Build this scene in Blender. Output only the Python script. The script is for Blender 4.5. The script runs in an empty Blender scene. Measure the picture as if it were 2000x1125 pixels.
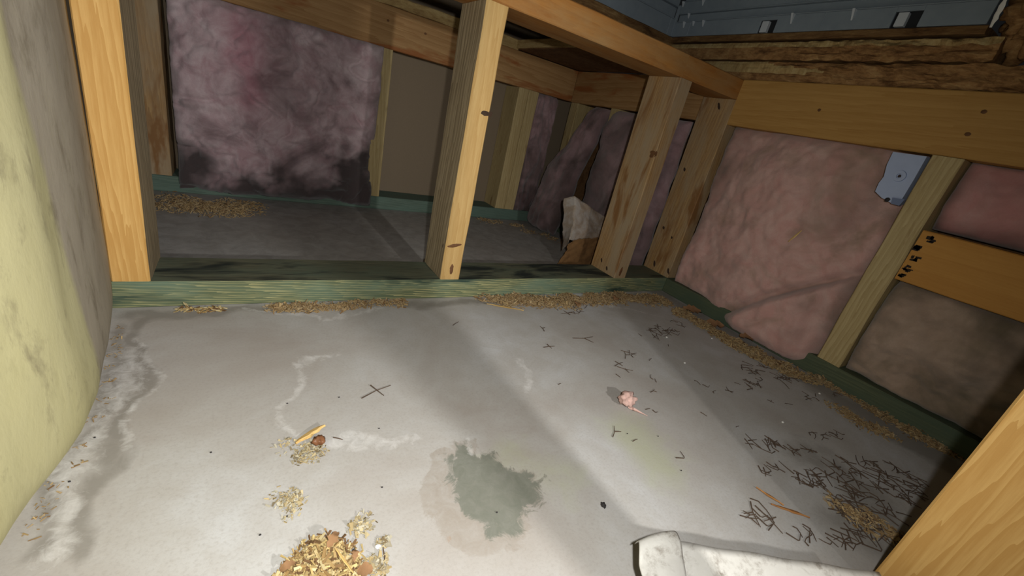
import bpy, bmesh, math, random
import numpy as np
from mathutils import Vector, Matrix, Euler, noise

# ------------------------------------------------------------------ camera, world, lights, exposure
scn = bpy.context.scene
COL = scn.collection
cam_d = bpy.data.cameras.new('camera')
cam = bpy.data.objects.new('camera', cam_d)
COL.objects.link(cam)
FPX = 812.64
cam_d.sensor_width = 36.0
cam_d.lens = FPX / 2000 * 36
cam_d.clip_start = 0.005
cam.location = (-0.3001, -0.6515, 0.3336)
cam.rotation_euler = tuple(math.radians(a) for a in (67.89, -12.45, -30.32))
scn.camera = cam

w = bpy.data.worlds.new('world')
scn.world = w
w.use_nodes = True
w.node_tree.nodes['Background'].inputs[0].default_value = (0.9, 0.95, 1.0, 1)
w.node_tree.nodes['Background'].inputs[1].default_value = 0.006

def point_light(name, loc, power, radius, color, spot=None, aim=None):
    d = bpy.data.lights.new(name, 'SPOT' if spot else 'POINT')
    if spot:
        d.spot_size = math.radians(spot)
        d.spot_blend = 1.0
    d.energy = power
    d.shadow_soft_size = radius
    d.color = color
    o = bpy.data.objects.new(name, d)
    o.location = loc
    if aim: o.rotation_euler = (Vector(aim) - Vector(loc)).to_track_quat('-Z', 'Y').to_euler()
    COL.objects.link(o)
    return o
# the phone's own lamp beside its lens, and a hand torch held behind the opening to the right
kl = point_light('phone_lamp', (-0.285, -0.676, 0.372), 13.2, 0.006, (1.0, 0.98, 0.945), spot=160, aim=(-0.06, -0.12, 0.02))
point_light('torch', (0.045, -1.06, 0.42), 21.0, 0.012, (1.0, 0.97, 0.93), spot=88, aim=(-0.26, 0.0, 0.12))

scn.view_settings.view_transform = 'Standard'
scn.view_settings.look = 'None'
scn.view_settings.gamma = 1
scn.view_settings.use_curve_mapping = False
scn.view_settings.exposure = 0.0

# ------------------------------------------------------------------ helpers
_R = Euler(cam.rotation_euler, 'XYZ').to_matrix()
_C = Vector(cam.location)
def at(px, py, axis, v):
    """point of the plane axis = v that photo pixel (px, py) shows"""
    d = _R @ Vector(((px - 1000) / FPX, -(py - 562.5) / FPX, -1))
    return _C + d * ((v - _C[axis]) / d[axis])
def F(px, py, z=0.0):
    return at(px, py, 2, z)

def setup(o, label=None, cat=None, group=None, kind=None):
    if label: o['label'] = label
    if cat: o['category'] = cat
    if group: o['group'] = group
    if kind: o['kind'] = kind
    return o

def link_mesh(name, verts, faces, mats, parent=None, matrix=None, smooth=False, fmats=None):
    me = bpy.data.meshes.new(name)
    me.from_pydata([tuple(v) for v in verts], [], faces)
    for m in (mats if isinstance(mats, (list, tuple)) else [mats]):
        me.materials.append(m)
    if fmats is not None:
        me.polygons.foreach_set('material_index', fmats)
    if smooth:
        me.polygons.foreach_set('use_smooth', [True] * len(me.polygons))
    me.update()
    o = bpy.data.objects.new(name, me)
    COL.objects.link(o)
    if matrix is not None:
        o.matrix_basis = matrix
    if parent is not None:
        o.parent = parent
        if parent.parent is None:
            o.matrix_parent_inverse = parent.matrix_basis.inverted()
        else:
            o.matrix_parent_inverse = (parent.parent.matrix_basis @ parent.matrix_parent_inverse @ parent.matrix_basis).inverted()
    return o

def empty(name, loc):
    o = bpy.data.objects.new(name, None)
    o.empty_display_size = 0.02
    o.matrix_basis = Matrix.Translation(loc)
    COL.objects.link(o)
    return o

def fbm(p, octv=4, lac=2.1, gain=0.5):
    a, s, q = 1.0, 0.0, Vector(p)
    for _ in range(octv):
        s += a * noise.noise(q)
        q = q * lac
        a *= gain
    return s

# ------------------------------------------------------------------ materials
class NT:
    def __init__(self, name):
        self.m = bpy.data.materials.new(name)
        self.m.use_nodes = True
        self.t = self.m.node_tree
        self.b = self.t.nodes['Principled BSDF']
        self.b.inputs['Specular IOR Level'].default_value = 0.25
    def n(self, typ, **kw):
        nd = self.t.nodes.new(typ)
        for k, v in kw.items():
            if k.startswith('i_'):
                nd.inputs[k[2:].replace('_', ' ')].default_value = v
            else:
                setattr(nd, k, v)
        return nd
    def l(self, a, b):
        self.t.links.new(a, b)
    def coord(self, kind='Object', rand=True, scale=(1, 1, 1)):
        tc = self.n('ShaderNodeTexCoord')
        out = tc.outputs[kind]
        if rand:
            oi = self.n('ShaderNodeObjectInfo')
            mu = self.n('ShaderNodeMath', operation='MULTIPLY'); mu.inputs[1].default_value = 37.0
            self.l(oi.outputs['Random'], mu.inputs[0])
            ad = self.n('ShaderNodeVectorMath', operation='ADD')
            self.l(out, ad.inputs[0]); self.l(mu.outputs[0], ad.inputs[1])
            out = ad.outputs[0]
        mp = self.n('ShaderNodeMapping')
        mp.inputs['Scale'].default_value = scale
        self.l(out, mp.inputs['Vector'])
        return mp.outputs[0]
    def noise(self, vec, scale, detail=4, rough=0.55, dist=0.0):
        nd = self.n('ShaderNodeTexNoise')
        nd.inputs['Scale'].default_value = scale
        nd.inputs['Detail'].default_value = detail
        nd.inputs['Roughness'].default_value = rough
        nd.inputs['Distortion'].default_value = dist
        if vec is not None: self.l(vec, nd.inputs['Vector'])
        return nd.outputs['Fac']
    def ramp(self, fac, stops):
        r = self.n('ShaderNodeValToRGB')
        e = r.color_ramp.elements
        while len(e) < len(stops): e.new(0.5)
        for k, (p, c) in enumerate(stops):
            e[k].position = p
            e[k].color = (c[0], c[1], c[2], 1) if isinstance(c, (tuple, list)) else (c, c, c, 1)
        self.l(fac, r.inputs[0])
        return r.outputs[0]
    def mix(self, fac, a, b, mode='MIX'):
        nd = self.n('ShaderNodeMix', data_type='RGBA', blend_type=mode)
        if isinstance(fac, (int, float)): nd.inputs[0].default_value = fac
        else: self.l(fac, nd.inputs[0])
        for s, x in ((nd.inputs[6], a), (nd.inputs[7], b)):
            if isinstance(x, (tuple, list)): s.default_value = (x[0], x[1], x[2], 1)
            else: self.l(x, s)
        return nd.outputs[2]
    def math(self, op, a, b=None, clamp=False):
        nd = self.n('ShaderNodeMath', operation=op, use_clamp=clamp)
        for k, x in enumerate((a, b)):
            if x is None: continue
            if isinstance(x, (int, float)): nd.inputs[k].default_value = x
            else: self.l(x, nd.inputs[k])
        return nd.outputs[0]
    def bump(self, h, strength=0.3, dist=0.002):
        nd = self.n('ShaderNodeBump')
        nd.inputs['Strength'].default_value = strength
        nd.inputs['Distance'].default_value = dist
        self.l(h, nd.inputs['Height'])
        self.l(nd.outputs[0], self.b.inputs['Normal'])
    def done(self, col, rough=0.8):
        if isinstance(col, (tuple, list)): self.b.inputs['Base Color'].default_value = (col[0], col[1], col[2], 1)
        else: self.l(col, self.b.inputs['Base Color'])
        self.b.inputs['Roughness'].default_value = rough
        return self.m

def wood(name, light, dark, grey=None, grey_amt=0.0, ring=34, ring_amt=0.55, blotch=None, blotch_amt=0.5, rough=0.72):
    t = NT(name)
    v = t.coord(scale=(1, 1, 0.055))
    warp = t.noise(v, 14, 2, 0.5)
    fine = t.noise(v, 420, 4, 0.65)
    wv = t.n('ShaderNodeTexWave', wave_type='BANDS', bands_direction='DIAGONAL', wave_profile='SAW')
    wv.inputs['Scale'].default_value = ring * 2.1
    wv.inputs['Distortion'].default_value = 9.0
    wv.inputs['Detail'].default_value = 3.0
    wv.inputs['Detail Scale'].default_value = 0.9
    wv.inputs['Detail Roughness'].default_value = 0.65
    t.l(v, wv.inputs['Vector'])
    rg = t.math('MULTIPLY', wv.outputs['Fac'], ring_amt * .45)
    f = t.math('ADD', t.math('MULTIPLY', fine, 0.55), rg)
    f = t.math('ADD', f, t.math('MULTIPLY', warp, 0.55))
    col = t.ramp(f, [(0.42, light), (0.86, dark)])
    if grey:
        v2 = t.coord(scale=(1, 1, 0.35))
        g = t.noise(v2, 16, 5, 0.65)
        col = t.mix(t.ramp(g, [(0.5 - grey_amt * .3, 0.0), (0.78 - grey_amt * .3, 1.0)]), col, grey)
    if blotch:
        v3 = t.coord(scale=(1, 1, 0.22))
        g = t.noise(v3, 23, 4, 0.6, 0.4)
        col = t.mix(t.ramp(g, [(0.66 - blotch_amt * .2, 0.0), (0.76 - blotch_amt * .2, 1.0)]), col, blotch)
    t.bump(f, 0.25, 0.0012)
    return t.done(col, rough)

M = {}
M['pine_orange'] = wood('pine_orange', (0.66, 0.42, 0.15), (0.50, 0.28, 0.08), ring=34, ring_amt=.8)
M['pine_yellow'] = wood('pine_yellow', (0.54, 0.37, 0.155), (0.40, 0.24, 0.08), ring=24, ring_amt=.4)
M['pine_tan'] = wood('pine_tan', (0.44, 0.275, 0.115), (0.27, 0.15, 0.055), ring=40, ring_amt=.9, grey=(0.33, 0.25, 0.155), grey_amt=.5, blotch=(0.22, 0.11, 0.04), blotch_amt=.6)
M['pine_grey'] = wood('pine_grey', (0.42, 0.34, 0.215), (0.22, 0.17, 0.10), ring=30, ring_amt=.9)
M['pine_pale'] = wood('pine_pale', (0.50, 0.40, 0.21), (0.34, 0.25, 0.11), blotch=(0.22, 0.13, 0.05), blotch_amt=.35)
M['pine_honey'] = wood('pine_honey', (0.47, 0.275, 0.085), (0.36, 0.19, 0.05), ring=18, ring_amt=.4)
M['pine_red'] = wood('pine_red', (0.39, 0.18, 0.045), (0.26, 0.105, 0.025), ring=16, ring_amt=.4, grey=(0.36, 0.22, 0.09), grey_amt=.2)
M['pine_brown'] = wood('pine_brown', (0.42, 0.255, 0.11), (0.28, 0.15, 0.055), ring=18, ring_amt=.5, blotch=(0.27, 0.1, 0.03), blotch_amt=.7)
M['treated'] = wood('treated_green', (0.40, 0.375, 0.18), (0.11, 0.135, 0.075), ring=70, ring_amt=1.3, grey=(0.13, 0.195, 0.14), grey_amt=.22, blotch=(0.035, 0.06, 0.045), blotch_amt=.45)
M['treated_top'] = wood('treated_top', (0.165, 0.165, 0.105), (0.085, 0.085, 0.055), ring=50, ring_amt=.8, grey=(0.09, 0.115, 0.08), grey_amt=.3, blotch=(0.02, 0.026, 0.022), blotch_amt=.75)
M['treated_dark'] = wood('treated_dark', (0.11, 0.125, 0.07), (0.045, 0.06, 0.035), ring=40, ring_amt=.6, grey=(0.06, 0.085, 0.055), grey_amt=.5)
M['treated_teal'] = wood('treated_teal', (0.14, 0.19, 0.15), (0.07, 0.11, 0.085), ring=40, ring_amt=.5, grey=(0.1, 0.16, 0.13), grey_amt=.4)
M['plywood'] = wood('orange_plywood', (0.50, 0.255, 0.06), (0.40, 0.18, 0.035), ring=8, ring_amt=.25)

def plain(name, col, rough=0.8, var=0.0, vscale=60):
    t = NT(name)
    if var:
        f = t.noise(t.coord(), vscale, 4)
        c = t.mix(f, tuple(x * (1 - var) for x in col), tuple(min(1, x * (1 + var)) for x in col))
        t.bump(f, 0.2, 0.001)
        return t.done(c, rough)
    return t.done(col, rough)
M['knot'] = plain('knot', (0.13, 0.06, 0.025), 0.7, .5, 180)
M['knot_black'] = plain('knot_black', (0.045, 0.026, 0.016), 0.8, .4, 200)
M['nail'] = plain('nail_rust', (0.05, 0.035, 0.028), 0.6)
M['ink'] = plain('ink', (0.02, 0.012, 0.007), 0.7)

def osb(name, a, b, c, dark, sc=(1, 1, 1)):
    t = NT(name)
    v = t.coord(scale=sc)
    n1 = t.noise(v, 55, 5, 0.7, 0.6)
    n2 = t.noise(v, 260, 3, 0.7)
    col = t.ramp(t.math('ADD', t.math('MULTIPLY', n1, .7), t.math('MULTIPLY', n2, .3)),
                 [(0.30, dark), (0.42, c), (0.54, b), (0.68, a)])
    t.bump(n2, 0.6, 0.002)
    return t.done(col, 0.9)
M['osb_edge'] = osb('osb_edge', (0.52, 0.41, 0.21), (0.44, 0.32, 0.14), (0.33, 0.22, 0.09), (0.17, 0.10, 0.04), (1, 1, 0.25))
M['osb_rot'] = osb('osb_rot', (0.34, 0.23, 0.10), (0.20, 0.115, 0.045), (0.12, 0.06, 0.022), (0.035, 0.018, 0.008), (1, 1, 0.2))
M['osb_brown'] = osb('osb_brown', (0.20, 0.115, 0.05), (0.16, 0.085, 0.035), (0.115, 0.055, 0.022), (0.05, 0.02, 0.01))
M['rot_brown'] = osb('rot_brown', (0.44, 0.28, 0.12), (0.31, 0.17, 0.066), (0.18, 0.09, 0.034), (0.04, 0.018, 0.008), (1, .35, 1))
M['hardboard'] = plain('hardboard', (0.20, 0.155, 0.105), 0.85, .08, 300)
M['dark_board'] = plain('dark_board', (0.030, 0.024, 0.020), 0.95, .3, 20)

def pink(name, base, pale, dirt, dirt_lo, dirt_hi, vscale=7.0, dirt_shade=None, blush=None):
    t = NT(name)
    v = t.coord()
    n1 = t.noise(v, vscale, 5, 0.6, 0.7)
    n2 = t.noise(v, vscale * 3.1, 5, 0.65, 0.8)
    n3 = t.noise(v, 420, 2, 0.6)
    col = t.mix(t.ramp(n2, [(0.35, 0.0), (0.68, 1.0)]), base, pale)
    d = t.ramp(n1, [(dirt_lo, 0.0), (dirt_hi, 1.0)])
    col = t.mix(d, col, dirt)
    col = t.mix(t.math('MULTIPLY', n3, 0.25), col, dirt)
    if blush:
        ab = t.n('ShaderNodeAttribute', attribute_name='blush')
        col = t.mix(ab.outputs['Fac'], col, blush)
    if dirt_shade:
        at_ = t.n('ShaderNodeAttribute', attribute_name='soil_shade')
        col = t.mix(at_.outputs['Fac'], col, dirt_shade)  # dirt plus shade painted into creases and shadowed sides
    t.bump(t.math('ADD', t.math('MULTIPLY', n2, 1.0), t.math('MULTIPLY', n3, 0.25)), 0.35, 0.004)
    t.b.inputs['Sheen Weight'].default_value = 0.25
    t.b.inputs['Sheen Roughness'].default_value = 0.6
    return t.done(col, 1.0)
M['pink'] = pink('pink_fibreglass', (0.52, 0.285, 0.255), (0.57, 0.38, 0.34), (0.26, 0.185, 0.13), 0.50, 0.72, dirt_shade=(0.085, 0.065, 0.045))
M['pink_red'] = pink('pink_fibreglass_red', (0.47, 0.215, 0.205), (0.50, 0.29, 0.27), (0.30, 0.15, 0.13), 0.5, 0.75, dirt_shade=(0.10, 0.055, 0.05))
M['pink_drab'] = pink('pink_fibreglass_drab', (0.36, 0.255, 0.19), (0.43, 0.32, 0.25), (0.16, 0.125, 0.08), 0.42, 0.68, dirt_shade=(0.05, 0.042, 0.025))
M['pink_mauve'] = pink('pink_fibreglass_mauve', (0.40, 0.265, 0.285), (0.56, 0.455, 0.47), (0.17, 0.115, 0.12), 0.50, 0.72, 7.0, dirt_shade=(0.055, 0.041, 0.041), blush=(0.36, 0.09, 0.14))
M['pink_dark'] = pink('pink_fibreglass_dusty', (0.27, 0.165, 0.17), (0.34, 0.235, 0.245), (0.085, 0.06, 0.055), 0.45, 0.7, 8.0, dirt_shade=(0.03, 0.022, 0.018))

def concrete():
    t = NT('concrete_slab')
    v = t.coord(rand=False)
    big = t.noise(v, 4.5, 5, 0.6, 0.5)
    mid = t.noise(v, 32, 6, 0.65, 0.6)
    fine = t.noise(v, 340, 3, 0.7)
    col = t.ramp(big, [(0.30, (0.345, 0.315, 0.285)), (0.50, (0.425, 0.415, 0.395)), (0.70, (0.50, 0.51, 0.515))])
    col = t.mix(t.math('MULTIPLY', t.ramp(mid, [(0.35, 1.0), (0.6, 0.0)]), 0.38), col, (0.36, 0.335, 0.30))
    col = t.mix(t.math('MULTIPLY', t.ramp(fine, [(0.30, 1.0), (0.52, 0.0)]), 0.30), col, (0.27, 0.25, 0.22))
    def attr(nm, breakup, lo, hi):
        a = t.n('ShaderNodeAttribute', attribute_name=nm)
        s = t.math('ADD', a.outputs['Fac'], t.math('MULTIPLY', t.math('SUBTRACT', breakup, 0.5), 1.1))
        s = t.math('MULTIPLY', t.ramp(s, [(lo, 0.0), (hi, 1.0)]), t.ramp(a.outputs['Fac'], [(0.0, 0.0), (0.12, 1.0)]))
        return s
    m2 = t.noise(v, 75, 6, 0.7, 0.8)
    m3 = t.noise(v, 48, 6, 0.7, 1.2)
    col = t.mix(t.math('MULTIPLY', attr('grime_dim', mid, 0.30, 0.75), 0.75), col, (0.22, 0.205, 0.18))
    col = t.mix(t.math('MULTIPLY', attr('moss', mid, 0.25, 0.9), 0.55), col, (0.37, 0.385, 0.235))
    col = t.mix(t.math('MULTIPLY', attr('damp_rim', m3, 0.40, 0.52), t.ramp(m2, [(0.35, 0.30), (0.65, 0.85)])), col, (0.30, 0.265, 0.225))
    col = t.mix(t.math('MULTIPLY', attr('damp', m3, 0.44, 0.56), t.math('ADD', t.math('MULTIPLY', m2, .5), .52)), col, (0.135, 0.15, 0.12))
    col = t.mix(t.math('MULTIPLY', attr('rust', m2, 0.45, 0.9), 0.6), col, (0.33, 0.18, 0.075))
    col = t.mix(t.math('MULTIPLY', attr('salt', m2, 0.36, 0.80), 0.75), col, (0.68, 0.675, 0.66))
    t.bump(t.math('ADD', t.math('MULTIPLY', mid, .5), t.math('MULTIPLY', fine, .5)), 0.12, 0.002)
    return t.done(col, 0.82)
M['concrete'] = concrete()

def foam():
    t = NT('yellow_foam')
    v = t.coord(rand=False, scale=(1, 1, 0.45))
    a = t.n('ShaderNodeAttribute', attribute_name='soil_shade')
    n1 = t.noise(v, 11, 6, 0.65, 0.5)
    n2 = t.noise(v, 70, 5, 0.7)
    n3 = t.noise(v, 24, 5, 0.6, 0.7)
    col = t.mix(n1, (0.47, 0.435, 0.215), (0.58, 0.55, 0.33))
    s = t.math('ADD', a.outputs['Fac'], t.math('MULTIPLY', t.math('SUBTRACT', n1, 0.5), 0.6))
    col = t.mix(t.ramp(s, [(0.35, 0.0), (0.62, 1.0)]), col, t.mix(n3, (0.31, 0.27, 0.215), (0.50, 0.45, 0.345)))
    sp = t.ramp(t.noise(v, 33, 6, 0.7, 0.3), [(0.53, 0.0), (0.70, 1.0)])
    col = t.mix(t.math('MULTIPLY', sp, 0.6), col, (0.17, 0.14, 0.09))
    col = t.mix(t.math('MULTIPLY', t.ramp(n2, [(0.25, 1.0), (0.45, 0.0)]), 0.3), col, (0.3, 0.27, 0.14))
    t.bump(t.math('ADD', t.math('MULTIPLY', n1, .7), t.math('MULTIPLY', n2, .3)), 0.25, 0.005)
    return t.done(col, 0.9)
M['foam'] = foam()

def plastic():
    t = NT('grey_plastic')
    n = t.noise(t.coord(), 45, 4)
    c = t.mix(n, (0.20, 0.245, 0.285), (0.28, 0.33, 0.37))
    return t.done(c, 0.42)
M['plastic'] = plastic()
M['plastic_pale'] = plain('plastic_clip', (0.55, 0.60, 0.64), 0.4)
M['slot_dark'] = plain('slot_dark', (0.02, 0.022, 0.025), 0.7)
M['box_blue'] = plain('box_blue', (0.38, 0.45, 0.62), 0.55, .06, 90)
M['box_blue_dark'] = plain('box_blue_dark', (0.15, 0.19, 0.30), 0.55)

def flake_mat(name, cols):
    t = NT(name)
    g = t.n('ShaderNodeNewGeometry')
    k = len(cols)
    col = t.ramp(g.outputs['Random Per Island'], [(i / k, c) for i, c in enumerate(cols)])
    return t.done(col, 0.9)
M['shavings'] = flake_mat('shavings', [(0.44, 0.32, 0.13), (0.52, 0.41, 0.19), (0.28, 0.17, 0.065), (0.56, 0.47, 0.26), (0.34, 0.22, 0.085), (0.15, 0.085, 0.04)])
M['shavings_dull'] = flake_mat('shavings_dull', [(0.33, 0.23, 0.11), (0.25, 0.16, 0.075), (0.40, 0.29, 0.14), (0.16, 0.09, 0.04), (0.36, 0.27, 0.15)])
M['crumbs'] = flake_mat('crumbs', [(0.42, 0.33, 0.17), (0.34, 0.26, 0.13), (0.48, 0.41, 0.25), (0.14, 0.10, 0.05), (0.40, 0.37, 0.28)])
M['needle'] = plain('needle', (0.10, 0.07, 0.05), 0.8, .5, 40)
M['splinter'] = wood('splinter', (0.66, 0.48, 0.2), (0.48, 0.30, 0.1), ring=90)
M['splinter_red'] = wood('splinter_red', (0.45, 0.22, 0.07), (0.28, 0.12, 0.04), ring=90)
M['leaf'] = plain('dead_leaf', (0.26, 0.145, 0.07), 0.85, .3, 150)
M['resin'] = plain('resin', (0.17, 0.075, 0.035), 0.4, .4, 200)
M['white_bit'] = plain('white_bit', (0.75, 0.74, 0.70), 0.7)
M['pebble'] = plain('pebble_dark', (0.025, 0.023, 0.023), 0.7)
M['fluff'] = plain('fluff_pink', (0.52, 0.345, 0.30), 1.0, .4, 160)

def paper():
    t = NT('white_sheet')
    v = t.coord(rand=False)
    n1 = t.noise(v, 26, 6, 0.7, 0.5)
    n2 = t.noise(v, 190, 5, 0.7)
    col = t.mix(n2, (0.52, 0.51, 0.47), (0.62, 0.615, 0.58))
    s = t.math('MULTIPLY', t.ramp(n1, [(0.50, 0.0), (0.66, 1.0)]), t.ramp(n2, [(0.40, 0.0), (0.60, 1.0)]))
    col = t.mix(t.math('MULTIPLY', s, 0.85), col, (0.17, 0.14, 0.105))
    return t.done(col, 0.6)
M['paper'] = paper()

def kraft():
    t = NT('torn_facing')
    n = t.noise(t.coord(rand=False), 40, 5, 0.65, 0.5)
    n2 = t.noise(t.coord(rand=False), 130, 4, 0.65)
    c = t.mix(t.ramp(n, [(0.42, 0.0), (0.62, 1.0)]), (0.27, 0.21, 0.155), (0.36, 0.33, 0.30))
    c = t.mix(t.math('MULTIPLY', n2, 0.35), c, (0.18, 0.14, 0.11))
    t.bump(n2, 0.5, 0.002)
    return t.done(c, 0.9)
M['kraft'] = kraft()
M['kraft_brown'] = plain('kraft_brown', (0.17, 0.09, 0.035), 0.9, .3, 90)

# ------------------------------------------------------------------ lumber
def board(name, lo, hi, axis, mat, label=None, cat=None, group=None, kind=None, parent=None, jit=0.0005, ch=0.0016, seed=0,
          side_mat=None, side=None, rough_range=None):
    """sawn board between two corners, grain along `axis`; local z is the length"""
    lo, hi = Vector(lo), Vector(hi)
    c = (lo + hi) / 2
    d = hi - lo
    if axis == 'Z': R = Matrix.Identity(3); sx, sy, L = d.x, d.y, d.z
    elif axis == 'X': R = Matrix(((0, 0, 1), (1, 0, 0), (0, 1, 0))); sx, sy, L = d.y, d.z, d.x
    else: R = Matrix(((0, 1, 0), (0, 0, 1), (1, 0, 0))); sx, sy, L = d.z, d.x, d.y
    hx, hy = sx / 2, sy / 2
    prof = []
    for (ax, ay), (bx_, by_) in (((-1, -1), (1, -1)), ((1, -1), (1, 1)), ((1, 1), (-1, 1)), ((-1, 1), (-1, -1))):
        for t in (0, 0.25, 0.5, 0.75, 1):
            x = (ax + (bx_ - ax) * t); y = (ay + (by_ - ay) * t)
            px = x * hx; py = y * hy
            if t == 0:
                px += (bx_ - ax) / 2 * ch; py += (by_ - ay) / 2 * ch
            if t == 1:
                px -= (bx_ - ax) / 2 * ch; py -= (by_ - ay) / 2 * ch
            prof.append((px, py))
    n = len(prof)
    seg = max(3, int(L / 0.018))
    V, Fc, fm = [], [], []
    for k in range(seg + 1):
        z = -L / 2 + L * k / seg
        for (px, py) in prof:
            q = Vector((px * 30 + seed * 7.3, py * 30, z * 14))
            j = jit
            V.append((px + j * noise.noise(q), py + j * noise.noise(q + Vector((9, 3, 1))), z))
    for k in range(seg):
        for i in range(n):
            j = (i + 1) % n
            Fc.append((k * n + i, k * n + j, (k + 1) * n + j, (k + 1) * n + i))
            fm.append(1 if (side is not None and i // 5 == side and i % 5 < 4) else 0)
    Fc.append(tuple(range(n - 1, -1, -1))); fm.append(0)
    Fc.append(tuple(seg * n + i for i in range(n))); fm.append(0)
    mats = [mat] + ([side_mat] if side_mat else [])
    o = link_mesh(name, V, Fc, mats, parent, Matrix.Translation(c) @ R.to_4x4(), fmats=fm)
    if parent is None: setup(o, label, cat, group, kind)
    return o

def knot(parent, pos, normal, along, rl, rw, mat='knot', name='knot', h=0.0006):
    """low oval boss on the face of a board"""
    N = Vector(normal).normalized(); A = Vector(along).normalized(); B = N.cross(A)
    P = Vector(pos)
    rnd = random.Random(int(pos[0] * 9973 + pos[2] * 7919))
    V = [P + N * h]; n = 14; Fc = []
    for ring, (s, hh) in enumerate(((0.6, h * .8), (1.0, -0.0003))):
        for i in range(n):
            a = 2 * math.pi * i / n
            j = 1 + rnd.uniform(-.12, .12)
            V.append(P + A * (math.cos(a) * rl * s * j) + B * (math.sin(a) * rw * s * j) + N * hh)
    for i in range(n):
        Fc.append((0, 1 + i, 1 + (i + 1) % n))
        Fc.append((1 + i, 1 + n + i, 1 + n + (i + 1) % n, 1 + (i + 1) % n))
    return link_mesh(name, V, Fc, M[mat], parent, smooth=True)

# ------------------------------------------------------------------ the setting: slab
def dist_poly(P, line):
    d = np.full(len(P), 1e9)
    for a, b in zip(line[:-1], line[1:]):
        a, b = np.array(a), np.array(b)
        t = np.clip(((P - a) @ (b - a)) / max(1e-12, (b - a) @ (b - a)), 0, 1)
        d = np.minimum(d, np.linalg.norm(P - (a + t[:, None] * (b - a)), axis=1))
    return d
def inside(P, poly):
    r = np.zeros(len(P), bool)
    n = len(poly)
    for i in range(n):
        (x1, y1), (x2, y2) = poly[i], poly[(i + 1) % n]
        c = ((y1 > P[:, 1]) != (y2 > P[:, 1])) & (P[:, 0] < (x2 - x1) * (P[:, 1] - y1) / (y2 - y1 + 1e-12) + x1)
        r ^= c
    return r
def fl(pts):
    return [tuple(F(*p)[:2]) for p in pts]

x0, x1, y0, y1 = -0.75, 1.0, -1.3, 0.95
xs = np.unique(np.round(np.concatenate([np.arange(-0.75, -0.46, 0.03), np.arange(-0.46, 0.72, 0.0028), np.arange(0.72, 1.01, 0.03)]), 5))
ys = np.unique(np.round(np.concatenate([np.arange(-1.3, -0.66, 0.03), np.arange(-0.66, 0.0, 0.0028), np.arange(0.0, 0.96, 0.01)]), 5))
X, Y = np.meshgrid(xs, ys)
P2 = np.stack([X.ravel(), Y.ravel()], 1)
nx, ny = len(xs), len(ys)
idx = np.arange(nx * ny).reshape(ny, nx)
quads = np.stack([idx[:-1, :-1], idx[:-1, 1:], idx[1:, 1:], idx[1:, :-1]], -1).reshape(-1, 4)
me = bpy.data.meshes.new('floor')
me.vertices.add(nx * ny)
co = np.zeros((nx * ny, 3)); co[:, :2] = P2
me.vertices.foreach_set('co', co.ravel())
me.loops.add(quads.size); me.loops.foreach_set('vertex_index', quads.ravel())
me.polygons.add(len(quads)); me.polygons.foreach_set('loop_start', np.arange(0, quads.size, 4))
me.update()
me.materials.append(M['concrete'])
_P0 = P2.copy()
for k, (fx, fy, ph, am) in enumerate(((31, 19, .3, .0050), (-23, 37, 1.7, .0045), (71, 53, 2.9, .0028), (-89, 67, .9, .0024), (151, -117, 4.1, .0014), (97, 171, 5.2, .0014))):
    P2[:, 0] += am * np.sin(fx * _P0[:, 0] + fy * _P0[:, 1] + ph)
    P2[:, 1] += am * np.sin(fy * _P0[:, 0] - fx * _P0[:, 1] + ph * 2.3)
def attr(nm, val):
    a = me.attributes.new(nm, 'FLOAT', 'POINT')
    a.data.foreach_set('value', np.clip(val, 0, 1).astype(np.float32))
damp_core = fl([(880, 905), (905, 866), (935, 895), (985, 897), (1005, 920), (1050, 930), (1060, 955), (1055, 983), (1022, 985), (1012, 1005), (1020, 1030), (975, 1032), (935, 1010), (905, 980), (880, 945)])
damp_rim = fl([(898, 866), (925, 868), (948, 898), (990, 897), (1008, 922), (1050, 927), (1062, 955), (1055, 985), (1015, 990), (1035, 1020), (1020, 1045), (970, 1050), (930, 1068), (880, 1078), (858, 1045), (845, 1010), (832, 955), (828, 935), (852, 888)])
def soft(poly, wd):
    ins = inside(P2, poly); d = dist_poly(P2, poly + [poly[0]])
    return np.where(ins, 0.5 + d / wd, 0.5 - d / wd)
attr('damp', soft(damp_core, 0.05))
attr('damp_rim', soft(damp_rim, 0.03))
salt = np.zeros(len(P2))
for pts, wd in (([(239, 690), (239, 722), (211, 844), (139, 944), (111, 1028), (67, 1117)], 0.020),
                ([(272, 660), (278, 767), (267, 856)], 0.007),
                ([(661, 689), (600, 706), (594, 744), (533, 800), (539, 833), (578, 861)], 0.010),
                ([(480, 604), (560, 611), (620, 624), (690, 616), (750, 604)], 0.010),
                ([(640, 866), (720, 850), (800, 852)], 0.014),
                ([(1190, 600), (1260, 612), (1330, 625)], 0.008),
                ([(905, 866), (935, 890)], 0.006), ([(1005, 700), (1030, 740), (1042, 765)], 0.010)):
    salt = np.maximum(salt, 0.52 * np.exp(-(dist_poly(P2, fl(pts)) / wd) ** 2))
attr('salt', salt)
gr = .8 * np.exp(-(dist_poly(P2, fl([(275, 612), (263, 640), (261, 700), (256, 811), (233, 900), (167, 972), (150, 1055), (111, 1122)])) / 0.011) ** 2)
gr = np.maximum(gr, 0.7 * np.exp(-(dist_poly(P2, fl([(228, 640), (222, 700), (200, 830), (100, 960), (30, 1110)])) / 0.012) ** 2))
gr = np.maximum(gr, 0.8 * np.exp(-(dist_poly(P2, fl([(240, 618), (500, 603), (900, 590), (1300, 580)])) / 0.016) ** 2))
gr = np.maximum(gr, 0.85 * np.exp(-(dist_poly(P2, [(0.62, 0.0), (0.60, -0.7)]) / 0.05) ** 2))
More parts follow.
